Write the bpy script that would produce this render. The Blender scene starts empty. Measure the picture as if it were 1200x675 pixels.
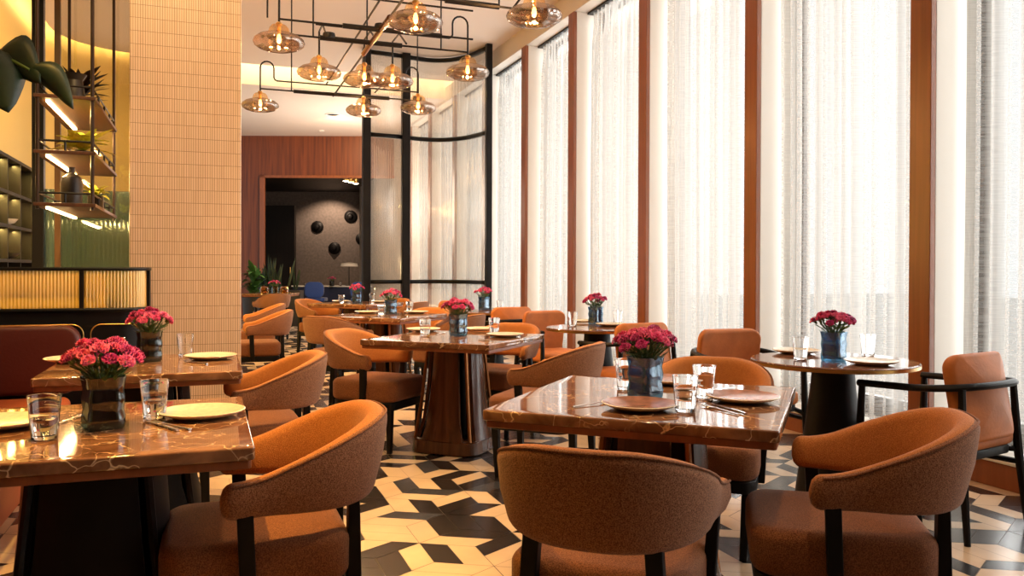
import bpy, math, random
from mathutils import Vector, Matrix
random.seed(7)
C = bpy.context.scene.collection
PI = math.pi
def R(d): return math.radians(d)
# ------------------------------------------------------------------ camera
F = 960.0; H = 1.2; YAW = math.atan(355/960.0); PITCH = R(0.4); ROLL = 0.0036
cam_d = bpy.data.cameras.new('camera'); cam = bpy.data.objects.new('camera', cam_d); C.objects.link(cam)
cam_d.sensor_width = 36; cam_d.lens = 36*F/1200; cam_d.clip_start = .05; cam_d.clip_end = 200
SH = (337.5-316) - F*math.tan(PITCH)
cam_d.shift_y = -SH/1200
CM = Matrix.Rotation(-YAW,4,'Z') @ Matrix.Rotation(PI/2-PITCH,4,'X') @ Matrix.Rotation(ROLL,4,'Z')
CM = Matrix.Translation((0,0,H)) @ CM
cam.matrix_world = CM
bpy.context.scene.camera = cam
def ray(u, v):
    return CM.to_3x3() @ Vector(((u-600)/F, -((v-337.5)+SH)/F, -1))
def G(u, v, z=0.0):                      # the point at height z seen at a pixel
    d = ray(u, v); t = (z-H)/d.z
    return Vector((d.x*t, d.y*t, z))
def Pz(u, v, Z):                         # the point at camera depth Z
    d = ray(u, v); return Vector((0,0,H)) + d*Z
# ------------------------------------------------------------------ materials
def new_mat(n):
    m = bpy.data.materials.new(n); m.use_nodes = True
    nt = m.node_tree; b = nt.nodes.get('Principled BSDF'); return m, nt, b
def col(c): return (c[0], c[1], c[2], 1)
def plain(n, c, rough=.5, metal=0, spec=.5, bump=0, bscale=200, var=0, vscale=30, sheen=0):
    m, nt, b = new_mat(n); N = nt.nodes; L = nt.links
    b.inputs['Base Color'].default_value = col(c); b.inputs['Roughness'].default_value = rough
    b.inputs['Metallic'].default_value = metal; b.inputs['Specular IOR Level'].default_value = spec
    if sheen: b.inputs['Sheen Weight'].default_value = sheen
    tc = N.new('ShaderNodeTexCoord')
    if var:
        nz = N.new('ShaderNodeTexNoise'); nz.inputs['Scale'].default_value = vscale; nz.inputs['Detail'].default_value = 6
        L.new(tc.outputs['Object'], nz.inputs['Vector'])
        r = N.new('ShaderNodeValToRGB')
        r.color_ramp.elements[0].position = .3; r.color_ramp.elements[1].position = .7
        r.color_ramp.elements[0].color = col([x*(1-var) for x in c]); r.color_ramp.elements[1].color = col([min(1, x*(1+var)) for x in c])
        L.new(nz.outputs['Fac'], r.inputs['Fac']); L.new(r.outputs['Color'], b.inputs['Base Color'])
    if bump:
        nb = N.new('ShaderNodeTexNoise'); nb.inputs['Scale'].default_value = bscale
        L.new(tc.outputs['Object'], nb.inputs['Vector'])
        bp = N.new('ShaderNodeBump'); bp.inputs['Strength'].default_value = bump; bp.inputs['Distance'].default_value = .004
        L.new(nb.outputs['Fac'], bp.inputs['Height']); L.new(bp.outputs['Normal'], b.inputs['Normal'])
    return m
def emit(n, c, s):
    m, nt, b = new_mat(n); b.inputs['Base Color'].default_value = col(c)
    b.inputs['Emission Color'].default_value = col(c); b.inputs['Emission Strength'].default_value = s
    return m
def tweed(n, c1, c2, scale=420, sheen=.1):
    m, nt, b = new_mat(n); N = nt.nodes; L = nt.links
    tc = N.new('ShaderNodeTexCoord'); nz = N.new('ShaderNodeTexNoise')
    nz.inputs['Scale'].default_value = scale; nz.inputs['Detail'].default_value = 3
    L.new(tc.outputs['Object'], nz.inputs['Vector'])
    r = N.new('ShaderNodeValToRGB'); r.color_ramp.elements[0].position = .36; r.color_ramp.elements[1].position = .64
    r.color_ramp.elements[0].color = col(c1); r.color_ramp.elements[1].color = col(c2)
    L.new(nz.outputs['Fac'], r.inputs['Fac']); L.new(r.outputs['Color'], b.inputs['Base Color'])
    bp = N.new('ShaderNodeBump'); bp.inputs['Strength'].default_value = .45; bp.inputs['Distance'].default_value = .003
    L.new(nz.outputs['Fac'], bp.inputs['Height']); L.new(bp.outputs['Normal'], b.inputs['Normal'])
    b.inputs['Roughness'].default_value = .85; b.inputs['Sheen Weight'].default_value = sheen; b.inputs['Specular IOR Level'].default_value = .2
    return m
def marble(n, base1, base2, vein, rough=.08):
    m, nt, b = new_mat(n); N = nt.nodes; L = nt.links
    tc = N.new('ShaderNodeTexCoord')
    n1 = N.new('ShaderNodeTexNoise'); n1.inputs['Scale'].default_value = 7; n1.inputs['Detail'].default_value = 12; n1.inputs['Distortion'].default_value = 1.5
    L.new(tc.outputs['Object'], n1.inputs['Vector'])
    r1 = N.new('ShaderNodeValToRGB'); r1.color_ramp.elements[0].position = .35; r1.color_ramp.elements[1].position = .68
    r1.color_ramp.elements[0].color = col(base1); r1.color_ramp.elements[1].color = col(base2)
    L.new(n1.outputs['Fac'], r1.inputs['Fac'])
    n2 = N.new('ShaderNodeTexNoise'); n2.inputs['Scale'].default_value = 5; n2.inputs['Detail'].default_value = 4
    L.new(tc.outputs['Object'], n2.inputs['Vector'])
    mx = N.new('ShaderNodeVectorMath'); mx.operation = 'MULTIPLY_ADD'; mx.inputs[1].default_value = (.35,.35,.35)
    L.new(n2.outputs['Color'], mx.inputs[0]); L.new(tc.outputs['Object'], mx.inputs[2])
    vo = N.new('ShaderNodeTexVoronoi'); vo.feature = 'DISTANCE_TO_EDGE'; vo.inputs['Scale'].default_value = 9.5
    L.new(mx.outputs[0], vo.inputs['Vector'])
    r2 = N.new('ShaderNodeValToRGB'); r2.color_ramp.elements[0].position = 0; r2.color_ramp.elements[1].position = .03
    r2.color_ramp.elements[0].color = (1,1,1,1); r2.color_ramp.elements[1].color = (0,0,0,1)
    L.new(vo.outputs['Distance'], r2.inputs['Fac'])
    n3 = N.new('ShaderNodeTexNoise'); n3.inputs['Scale'].default_value = 9
    L.new(tc.outputs['Object'], n3.inputs['Vector'])
    r3 = N.new('ShaderNodeValToRGB'); r3.color_ramp.elements[0].position = .40; r3.color_ramp.elements[1].position = .6
    L.new(n3.outputs['Fac'], r3.inputs['Fac'])
    mu = N.new('ShaderNodeMath'); mu.operation = 'MULTIPLY'
    L.new(r2.outputs['Color'], mu.inputs[0]); L.new(r3.outputs['Color'], mu.inputs[1])
    mc = N.new('ShaderNodeMix'); mc.data_type = 'RGBA'; mc.inputs['B'].default_value = col(vein)
    L.new(mu.outputs[0], mc.inputs['Factor']); L.new(r1.outputs['Color'], mc.inputs['A'])
    L.new(mc.outputs['Result'], b.inputs['Base Color'])
    b.inputs['Roughness'].default_value = rough; b.inputs['Specular IOR Level'].default_value = .7
    return m
def wood(n, c1, c2, rough=.35, axis=2, scale=3.0):
    m, nt, b = new_mat(n); N = nt.nodes; L = nt.links
    tc = N.new('ShaderNodeTexCoord'); mp = N.new('ShaderNodeMapping')
    s = [scale*8]*3; s[axis] = scale*.35; mp.inputs['Scale'].default_value = s
    L.new(tc.outputs['Object'], mp.inputs['Vector'])
    nz = N.new('ShaderNodeTexNoise'); nz.inputs['Scale'].default_value = 1; nz.inputs['Detail'].default_value = 6; nz.inputs['Distortion'].default_value = .6
    L.new(mp.outputs['Vector'], nz.inputs['Vector'])
    r = N.new('ShaderNodeValToRGB'); r.color_ramp.elements[0].position = .3; r.color_ramp.elements[1].position = .7
    r.color_ramp.elements[0].color = col(c1); r.color_ramp.elements[1].color = col(c2)
    L.new(nz.outputs['Fac'], r.inputs['Fac']); L.new(r.outputs['Color'], b.inputs['Base Color'])
    b.inputs['Roughness'].default_value = rough
    return m
def glass(n, c=(1,1,1), rough=0.0, ior=1.45):
    m, nt, b = new_mat(n); b.inputs['Base Color'].default_value = col(c)
    b.inputs['Transmission Weight'].default_value = 1; b.inputs['Roughness'].default_value = rough; b.inputs['IOR'].default_value = ior
    return m
def thin(n, tint, gloss, fac, rough=.05, bump=None, diffuse=None, dfac=0):
    """a thin pane: straight transmission + mirror reflection (+ a little scatter)"""
    m, nt, b = new_mat(n); N = nt.nodes; L = nt.links; N.remove(b)
    out = N['Material Output']
    t = N.new('ShaderNodeBsdfTransparent'); t.inputs['Color'].default_value = col(tint)
    g = N.new('ShaderNodeBsdfGlossy'); g.inputs['Color'].default_value = col(gloss); g.inputs['Roughness'].default_value = rough
    mx = N.new('ShaderNodeMixShader'); mx.inputs[0].default_value = fac
    L.new(t.outputs[0], mx.inputs[1]); L.new(g.outputs[0], mx.inputs[2]); last = mx
    if bump:
        tc = N.new('ShaderNodeTexCoord'); wv = N.new('ShaderNodeTexWave')
        wv.inputs['Scale'].default_value = bump[0]; wv.bands_direction = bump[1]; wv.inputs['Distortion'].default_value = bump[3] if len(bump) > 3 else 0
        L.new(tc.outputs['Object'], wv.inputs['Vector'])
        bp = N.new('ShaderNodeBump'); bp.inputs['Strength'].default_value = bump[2]; bp.inputs['Distance'].default_value = .01
        L.new(wv.outputs['Fac'], bp.inputs['Height']); L.new(bp.outputs['Normal'], g.inputs['Normal'])
    if diffuse:
        d = N.new('ShaderNodeBsdfTranslucent'); d.inputs['Color'].default_value = col(diffuse)
        m2 = N.new('ShaderNodeMixShader'); m2.inputs[0].default_value = dfac
        L.new(last.outputs[0], m2.inputs[1]); L.new(d.outputs[0], m2.inputs[2]); last = m2
    L.new(last.outputs[0], out.inputs['Surface'])
    return m
M = {}
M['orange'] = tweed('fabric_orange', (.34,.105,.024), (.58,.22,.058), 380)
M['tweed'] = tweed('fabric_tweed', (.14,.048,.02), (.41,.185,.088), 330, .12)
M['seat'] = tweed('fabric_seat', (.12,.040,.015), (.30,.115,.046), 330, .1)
M['leather'] = plain('leather_tan', (.48,.15,.036), .58, spec=.3, var=.18, vscale=9, bump=.25, bscale=60)
M['dark'] = plain('dark_wood', (.004,.003,.003), .5, spec=.22, var=.3, vscale=20)
M['black'] = plain('black_metal', (.005,.005,.006), .4, spec=.3)
M['bronze'] = wood('bronze_panel', (.19,.055,.017), (.27,.08,.026), .32)
M['pedestal'] = wood('pedestal_bronze', (.045,.016,.007), (.11,.038,.015), .2)
M['fin'] = plain('bronze_fin', (.30,.12,.04), .3, .8)
M['brass'] = plain('brass', (.55,.32,.1), .3, 1)
M['marble'] = marble('marble_brown', (.12,.045,.020), (.33,.15,.070), (.85,.58,.32), .06)
M['plaster'] = plain('plaster', (.70,.65,.58), .7, bump=.05)
M['cream_wall'] = plain('cream_wall', (.56,.40,.14), .7, bump=.05)
M['ceiling'] = plain('ceiling_paint', (.84,.72,.62), .8)
M['wood'] = wood('red_wood', (.085,.018,.005), (.20,.05,.012), .4, 2, 2.2)
M['dark_panel'] = wood('dark_door', (.006,.004,.003), (.014,.008,.006), .5)
M['greywall'] = plain('grey_plaster', (.15,.12,.105), .85, var=.2, vscale=14, bump=.4, bscale=35)
M['navy'] = plain('navy_fabric', (.008,.016,.06), .7)
M['blue'] = plain('blue_velvet', (.01,.05,.25), .6, sheen=.4)
M['red'] = plain('red_leather', (.085,.010,.005), .5, bump=.2, bscale=60)
M['booth'] = plain('booth_orange', (.42,.09,.02), .5, bump=.2, bscale=60)
M['white'] = plain('white_cloth', (.8,.78,.74), .7)
M['plate'] = plain('stoneware_cream', (.72,.62,.45), .22, var=.10, vscale=60)
M['plate_red'] = plain('stoneware_red', (.34,.15,.10), .2, var=.35, vscale=26)
M['steel'] = plain('steel', (.75,.7,.64), .18, 1)
M['glass'] = glass('clear_glass')
M['water'] = glass('water', (1,1,1), 0, 1.33)
M['vase'] = thin('blue_glass', (.30,.56,.70), (.75,.88,1), .22, .06, (6,'Z',.12,3.0), (.06,.22,.36), .22)
M['vase_dark'] = thin('smoke_glass', (.30,.40,.40), (.8,.85,.85), .22, .06, (6,'Z',.12,3.0), (.03,.05,.05), .3)
M['amber'] = glass('amber_glass', (1,.62,.18), .05)
M['pink'] = [plain('petal_pink', (.72,.035,.20), .6, var=.25, vscale=80, sheen=.2), plain('petal_magenta', (.55,.016,.19), .6, var=.25, vscale=80, sheen=.2), plain('petal_rose', (.82,.11,.28), .6, var=.25, vscale=80, sheen=.2)]
M['stem'] = plain('stem_green', (.085,.15,.03), .5)
M['leaf'] = plain('leaf_green', (.05,.13,.022), .45, var=.3)
M['leaf_dark'] = plain('leaf_dark', (.008,.022,.008), .45, var=.4, vscale=12)
M['leaf_lime'] = plain('leaf_lime', (.58,.62,.05), .5, var=.3)
M['leaf_brown'] = plain('leaf_plum', (.03,.014,.008), .5, var=.3)
M['pot'] = plain('pot_dark', (.02,.014,.010), .45, var=.3)
M['shelf'] = wood('shelf_wood', (.06,.022,.010), (.12,.045,.02), .45, 1)
M['led'] = emit('led_warm', (1,.62,.25), 20)
M['cove'] = emit('cove_light', (1,.80,.42), 34)
M['cove_white'] = emit('cove_white', (1,.90,.68), 5)
M['bulb'] = emit('bulb_glow', (1,.55,.12), 14)
M['spotface'] = emit('downlight_face', (1,.85,.6), 14)
M['shade'] = thin('smoked_mirror_glass', (.66,.55,.46), (.62,.55,.5), .42, .03, (3.5,'X',.5,6.0))
M['shade_neck'] = thin('amber_neck_glass', (.96,.80,.58), (.9,.75,.55), .16, .05)
M['pane'] = thin('window_pane', (.97,.98,.98), (1,1,1), .06, .0)
M['fluted'] = thin('fluted_glass', (.93,.91,.88), (.95,.92,.88), .22, .14, (9,'X',.25), (.8,.75,.68), .12)
M['tealglass'] = thin('teal_glass', (.40,.54,.54), (.8,.9,.9), .16, .12, (10,'X',.3), (.35,.45,.42), .15)
M['clearpanel'] = thin('clear_panel', (.86,.86,.82), (1,1,1), .07, .02)
M['ribbed'] = thin('ribbed_amber', (.85,.68,.36), (1,.85,.5), .25, .12, None, (.9,.6,.2), .30)
M['gold'] = plain('gold_back', (.62,.40,.08), .5)
# pillar tiles: tall narrow stacked tiles
def tile_mat():
    m, nt, b = new_mat('stacked_tile'); N = nt.nodes; L = nt.links
    tc = N.new('ShaderNodeTexCoord'); sp = N.new('ShaderNodeSeparateXYZ'); cb = N.new('ShaderNodeCombineXYZ')
    L.new(tc.outputs['Object'], sp.inputs[0]); ad = N.new('ShaderNodeMath'); ad.operation = 'ADD'
    L.new(sp.outputs['X'], ad.inputs[0]); L.new(sp.outputs['Y'], ad.inputs[1])
    L.new(ad.outputs[0], cb.inputs['X']); L.new(sp.outputs['Z'], cb.inputs['Y'])
    br = N.new('ShaderNodeTexBrick'); br.offset = 0; br.offset_frequency = 1; br.squash = 1
    br.inputs['Scale'].default_value = 1; br.inputs['Brick Width'].default_value = .0148; br.inputs['Row Height'].default_value = .0862
    br.inputs['Mortar Size'].default_value = .0014; br.inputs['Mortar Smooth'].default_value = .25
    br.inputs['Color1'].default_value = (.74,.54,.39,1); br.inputs['Color2'].default_value = (.68,.48,.33,1); br.inputs['Mortar'].default_value = (.20,.11,.055,1)
    L.new(cb.outputs[0], br.inputs['Vector']); L.new(br.outputs['Color'], b.inputs['Base Color'])
    bp = N.new('ShaderNodeBump'); bp.invert = True; bp.inputs['Strength'].default_value = .6; bp.inputs['Distance'].default_value = .004
    L.new(br.outputs['Fac'], bp.inputs['Height']); L.new(bp.outputs['Normal'], b.inputs['Normal'])
    b.inputs['Roughness'].default_value = .35
    return m
M['tile'] = tile_mat()
def curtain_mat():
    m, nt, b = new_mat('sheer_linen'); N = nt.nodes; L = nt.links; N.remove(b); out = N['Material Output']
    tc = N.new('ShaderNodeTexCoord')
    def nz(sc, det):
        mp = N.new('ShaderNodeMapping'); mp.inputs['Scale'].default_value = sc; L.new(tc.outputs['Object'], mp.inputs['Vector'])
        n = N.new('ShaderNodeTexNoise'); n.inputs['Scale'].default_value = 1; n.inputs['Detail'].default_value = det; L.new(mp.outputs['Vector'], n.inputs['Vector']); return n
    slub = nz((3,14,150), 5); band = nz((.3,21,.10), 3); fine = nz((3,300,6), 2)
    def mr(n, a, b_, c, d):
        r = N.new('ShaderNodeMapRange'); r.inputs['From Min'].default_value = a; r.inputs['From Max'].default_value = b_
        r.inputs['To Min'].default_value = c; r.inputs['To Max'].default_value = d; L.new(n.outputs['Fac'], r.inputs['Value']); return r
    r1 = mr(slub, .32,.68,-.13,.13); r2 = mr(band, .38,.56,.03,.58)
    ad = N.new('ShaderNodeMath'); ad.operation = 'ADD'; ad.use_clamp = True; L.new(r1.outputs[0], ad.inputs[0]); L.new(r2.outputs[0], ad.inputs[1])
    t = N.new('ShaderNodeBsdfTransparent')
    d = N.new('ShaderNodeBsdfDiffuse'); d.inputs['Color'].default_value = (.66,.63,.58,1)
    l = N.new('ShaderNodeBsdfTranslucent'); l.inputs['Color'].default_value = (.37,.365,.355,1)
    m1 = N.new('ShaderNodeMixShader'); m1.inputs[0].default_value = .6
    L.new(d.outputs[0], m1.inputs[1]); L.new(l.outputs[0], m1.inputs[2])
    m2 = N.new('ShaderNodeMixShader'); L.new(ad.outputs[0], m2.inputs[0])
    L.new(m1.outputs[0], m2.inputs[1]); L.new(t.outputs[0], m2.inputs[2])
    L.new(m2.outputs[0], out.inputs['Surface'])
    return m
M['curtain'] = curtain_mat()
# ------------------------------------------------------------------ mesh builder
class MB:
    def __init__(s): s.v = []; s.f = []; s.m = []
    def add(s, vs, fs, mi=0):
        o = len(s.v); s.v += [Vector(x) for x in vs]; s.f += [[i+o for i in f] for f in fs]; s.m += [mi]*len(fs); return s
    def box(s, x0, x1, y0, y1, z0, z1, mi=0):
        v = [(x,y,z) for z in (z0,z1) for y in (y0,y1) for x in (x0,x1)]
        return s.add(v, [(0,2,3,1),(4,5,7,6),(0,1,5,4),(2,6,7,3),(0,4,6,2),(1,3,7,5)], mi)
    def rings(s, rings, mi=0, close=True, cap0=True, cap1=True):
        n = len(rings[0]); vs = [p for r in rings for p in r]; fs = []
        for k in range(len(rings)-1):
            for i in range(n if close else n-1):
                j = (i+1) % n; fs.append((k*n+i, k*n+j, (k+1)*n+j, (k+1)*n+i))
        if cap0: fs.append(tuple(range(n-1,-1,-1)))
        if cap1: fs.append(tuple(range((len(rings)-1)*n, len(rings)*n)))
        return s.add(vs, fs, mi)
    def lathe(s, prof, n=24, c=(0,0,0), mi=0, cap0=True, cap1=True, sq=None):
        rs = []
        for r, z in prof:
            ring = []
            for i in range(n):
                a = 2*PI*i/n; k = 1
                if sq: k = 1/((abs(math.cos(a))**sq+abs(math.sin(a))**sq)**(1/sq))
                ring.append((c[0]+r*k*math.cos(a), c[1]+r*k*math.sin(a), c[2]+z))
            rs.append(ring)
        return s.rings(rs, mi, True, cap0, cap1)
    def tube(s, pts, r, n=8, mi=0, flat=1.0):
        pts = [Vector(p) for p in pts]; rs = []; rad = r if isinstance(r, (list,tuple)) else [r]*len(pts)
        up = None
        for i, p in enumerate(pts):
            d = ((pts[min(i+1,len(pts)-1)]-p).normalized()+(p-pts[max(i-1,0)]).normalized()).normalized()
            if up is None:
                up = Vector((0,0,1)) if abs(d.z) < .9 else Vector((1,0,0))
            a = d.cross(up).normalized(); b = a.cross(d).normalized(); up = b
            rs.append([p+a*rad[i]*math.cos(2*PI*k/n)+b*rad[i]*flat*math.sin(2*PI*k/n) for k in range(n)])
        return s.rings(rs, mi)
    def taper(s, p0, p1, s0, s1, mi=0):
        a = [(p0[0]+x*s0[0]/2, p0[1]+y*s0[1]/2, p0[2]) for x, y in ((-1,-1),(1,-1),(1,1),(-1,1))]
        b = [(p1[0]+x*s1[0]/2, p1[1]+y*s1[1]/2, p1[2]) for x, y in ((-1,-1),(1,-1),(1,1),(-1,1))]
        return s.rings([a,b], mi)
    def pillow(s, w, d, z0, z1, rc, re, crown=.012, mi=0, n=6, mat=None, puff=0.0):
        """rounded rectangular cushion"""
        def rr(ins, z):
            hw, hd, r = w/2-ins, d/2-ins, max(rc-ins, .004); o = []
            for cx, cy, a0 in ((1,1,0),(-1,1,90),(-1,-1,180),(1,-1,270)):
                for i in range(n+1):
                    a = R(a0+90*i/n); o.append(Vector((cx*(hw-r)+r*math.cos(a), cy*(hd-r)+r*math.sin(a), z)))
            return o
        rs = []
        q = 5
        for i in range(q+1):
            a = PI/2*i/q; rs.append(rr(re*(1-math.sin(a)), z0+re*(1-math.cos(a))))
        if puff: rs.append(rr(-puff, (z0+z1)/2))
        for i in range(q+1):
            a = PI/2*i/q; rs.append(rr(re*(1-math.cos(a)), z1-re+re*math.sin(a)))
        for k in (.08,.16,.25,.35,.45,.55,.65,.75,.85,.95):
            top = rr(re, z1)
            rs.append([Vector((p.x*(1-k), p.y*(1-k), z1+crown*(1-(1-k)**2))) for p in top])
        if mat: rs = [[mat @ p for p in r] for r in rs]
        return s.rings(rs, mi)
    def build(s, name, mats, parent=None, smooth=True, bevel=0, angle=38, loc=None, rotz=0):
        me = bpy.data.meshes.new(name); me.from_pydata([tuple(p) for p in s.v], [], s.f)
        if not isinstance(mats, (list,tuple)): mats = [mats]
        for m in mats: me.materials.append(m)
        me.polygons.foreach_set('material_index', s.m)
        if smooth:
            me.polygons.foreach_set('use_smooth', [True]*len(me.polygons))
            me.update(); me.set_sharp_from_angle(angle=R(angle))
        me.validate(); me.update()
        o = bpy.data.objects.new(name, me); C.objects.link(o)
        if parent is not None: o.parent = parent
        if loc is not None: o.location = loc
        if rotz: o.rotation_euler = (0,0,rotz)
        if bevel:
            b = o.modifiers.new('bevel', 'BEVEL'); b.width = bevel; b.segments = 2; b.limit_method = 'ANGLE'
        return o
def tag(o, label=None, cat=None, group=None, kind=None):
    if label: o['label'] = label
    if cat: o['category'] = cat
    if group: o['group'] = group
    if kind: o['kind'] = kind
    return o
def thing(name, label, cat, loc=(0,0,0), rotz=0, group=None):
    o = bpy.data.objects.new(name, None); C.objects.link(o); o.location = loc; o.rotation_euler = (0,0,rotz); o.empty_display_size = .1
    return tag(o, label, cat, group)
KIDS = {}
def kids(o): return [c for c in C.objects if c.parent == o]
def dup(src, loc, rotz, label, group=None):
    def cp(o, par):
        c = o.copy(); C.objects.link(c)
        if par: c.parent = par
        for k in kids(o) if o.name not in KIDS else KIDS[o.name]: cp(k, c)
        return c
    r = cp(src, None); r.location = loc; r.rotation_euler = (0,0,rotz); r['label'] = label
    if group: r['group'] = group
    return r
def struct(o): o['kind'] = 'structure'; return o
def face_dir(dx, dy): return math.atan2(-dx, dy)
CEIL = 4.58; WX = 4.12
# ================================================================== SETTING
def floor_mesh():
    b = MB(); b.box(-7, 6, -2.5, 27, -.05, -.0015, 2)
    a = .25; g = .0014; rnd = random.Random(11)
    # hexagons of three rhombi, each rhombus cut into two strips
    dirs = [Vector((math.cos(R(k)), math.sin(R(k)))) for k in (90,210,330)]
    bx = Vector((a*math.sqrt(3), 0)); by = Vector((a*math.sqrt(3)/2, 1.5*a))
    for i in range(-48, 54):
        for j in range(-10, 78):
            c = bx*i+by*j
            if not (-3.3 < c.x < 4.4 and -1.8 < c.y < 26): continue
            for k in range(3):
                p, q = dirs[k]*a, dirs[(k+1) % 3]*a
                # rhombus between the spokes -p and -q turned so that edges follow the lattice
                p, q = -p, -q
                if rnd.random() < .5: p, q = q, p
                flip = rnd.random() < .5
                for h in range(2):
                    q0, q1 = q*(h/2), q*((h+1)/2)
                    quad = [c+q0, c+q0+p, c+q1+p, c+q1]
                    m = sum(quad, Vector((0,0)))/4
                    quad = [m+(x-m)*(1-g*14) for x in quad]
                    x = (h == 0) != flip
                    r = rnd.random()
                    mi = 0 if x else 1
                    if r < .16: mi = 1-mi
                    elif r < .24 and mi == 1: mi = 3
                    area = (quad[1]-quad[0]).cross(quad[2]-quad[0])
                    if area < 0: quad.reverse()
                    b.add([(v.x, v.y, 0) for v in quad], [(0,1,2,3)], mi)
    o = b.build('floor', [plain('tile_cream', (.60,.43,.28), .22, var=.12, vscale=3), plain('tile_charcoal', (.018,.014,.014), .22, var=.3, vscale=3),
                          plain('grout', (.12,.09,.065), .8), plain('tile_slate', (.045,.045,.055), .2)], smooth=False)
    struct(o)
floor_mesh()
# ceiling: main slab with rounded left corner, lower raft behind
def ceiling():
    b = MB()
    pts = [(-2.1,-2.5),(6,-2.5),(6,14.2),(-.9,14.2)]
    for i in range(1, 9):
        a = PI/2*i/9; pts.append((-.9-1.2*math.sin(a), 13.0+1.2*math.cos(a)))
    pts.append((-2.1,13.0))
    b.rings([[(x,y,CEIL) for x,y in pts], [(x,y,CEIL+.12) for x,y in pts]])
    struct(b.build('ceiling', M['ceiling'], smooth=False))
    b = MB(); b.box(-7, 6, -3, 28, 5.05, 5.15)
    struct(b.build('ceiling_upper', M['plaster'], smooth=False))
    b = MB(); b.box(-.6, 6, 14.75, 23.5, 4.36, 4.45); b.box(-.6, 6, 14.75, 14.8, 4.45, 5.05); b.box(-.6, -.55, 14.8, 23.5, 4.45, 5.05)
    struct(b.build('ceiling_rear', M['ceiling'], smooth=False))
ceiling()
# left wall, rounded into the back, standing outside the ceiling edge so that the cove lights it
b = MB(); wl = [(-2.45,-2.5),(-2.45,13.0)]
for i in range(1, 13):
    a = PI/2*i/12; wl.append((-.95-1.5*math.cos(a), 13.0+1.5*math.sin(a)))
wl.append((-.1,14.5))
b.rings([[(x,y,0) for x,y in wl], [(x,y,5.1) for x,y in wl]], 0, False, False, False)
wlo = b.build('wall_left', M['cream_wall']); struct(wlo)
sd = wlo.modifiers.new('s','SOLIDIFY'); sd.thickness = .12; sd.offset = 1
# cove strip on the rim of the ceiling slab
b = MB(); cv = []
for i in range(0, 10):
    a = PI/2*i/9; cv.append((-.9-1.16*math.cos(a), 13.0+1.16*math.sin(a)))
cv = [(-2.06, 2.0)] + cv + [(5.9,14.16)]
b.rings([[(x,y,CEIL+.125) for x,y in cv], [(x,y,CEIL+.18) for x,y in cv]], 0, False, False, False)
tag(b.build('cove_light', M['cove']), 'warm cove light strip hidden on the ceiling edge around the room', 'light')
# front wall behind the viewer
b = MB(); b.box(-2.6, 6, -2.6, -2.5, 0, 5.1); struct(b.build('wall_front', M['wood'], smooth=False))
# ---- window wall
mull = [-1.29+1.72*k for k in range(8)]                      # mullion centres: -1.29 ... 10.75, then the end
mull = [2.13-1.72*2, 2.13-1.72, 2.13, 3.87, 5.56, 7.33, 9.08, 10.68, 12.45, 14.15, 15.9, 17.6]
b = MB()
b.box(WX, 4.62, -2.5, 24, 4.31, CEIL)                        # bulkhead over the curtains
for y in mull: b.box(WX+.03, 4.62, y-.08, y+.08, .16, 4.31)
b.box(WX+.0, 4.62, 17.68, 24, .16, 4.31)
b.box(WX+.0, 4.62, -2.5, mull[0]-.08, .16, 4.31)
struct(b.build('wall_right', M['plaster'], smooth=False, bevel=.004))
for k, y in enumerate(mull):
    b = MB(); b.box(WX-.012, WX+.03, y-.08, y+.08, .14, CEIL-.27)
    struct(b.build('trim_%d' % (k+1), M['bronze'], smooth=False, bevel=.004))
b = MB(); b.box(WX-.02, WX+.03, -2.5, 17.7, 0, .14); struct(b.build('baseboard_right', M['bronze'], smooth=False, bevel=.004))
b = MB(); b.box(WX-.03, 4.62, -2.5, 17.7, .14, .16); struct(b.build('trim_20', plain('sill', (.7,.68,.64), .3), smooth=False, bevel=.004))
bays = [(mull[i]+.08, mull[i+1]-.08) for i in range(11)]
clabel = [None, None, 'sheer white curtain at the right edge, nearest bay in view', 'sheer white curtain behind the nearest round table', 'sheer white curtain behind the orange armchair beyond the near round table',
          'sheer white curtain behind the middle round window table', 'sheer white curtain with pleated top, second bay from the glass screen', 'sheer white curtain with pleated top, bay next to the glass screen', 'sheer white curtain behind the fluted glass screen, nearer one', 'sheer white curtain behind the fluted glass screen, second one', 'sheer white curtain behind the fluted glass screen, farthest one']
def curtain(y0, y1, seed, label):
    rnd = random.Random(seed); b = MB(); n = 150; zs = [.175,.5,1,1.8,2.6,3.4,3.9,4.12,4.2,4.285]
    ph = rnd.random()*6; k1 = 2*PI*round((y1-y0)/.105)
    rows = []
    for z in zs:
        row = []
        for i in range(n+1):
            t = i/n; y = y0+.012+(y1-y0-.085)*t
            w = .040*math.sin(k1*t+ph+.5*math.sin(9*t+seed+z*.25))+.012*math.sin(k1*.37*t+seed*2+z*.15)
            if z > 4.1: w = .016*math.copysign(abs(math.sin(k1*t+ph))**.5, math.sin(k1*t+ph))*(1 if z < 4.25 else 1.3)
            row.append((4.33+w+.006*math.sin(z*1.3+seed), y, z))
        rows.append(row)
    b.rings(rows, 0, False, False, False)
    o = b.build('curtain', M['curtain'], angle=180)
    tag(o, label or 'sheer white curtain beside the camera', 'curtain', 'sheer curtains along the window wall')
    t = MB(); t.box(4.29, 4.37, y0, y1, 4.285, 4.31); t.build('curtain_track', M['black'], o, smooth=False)
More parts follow.
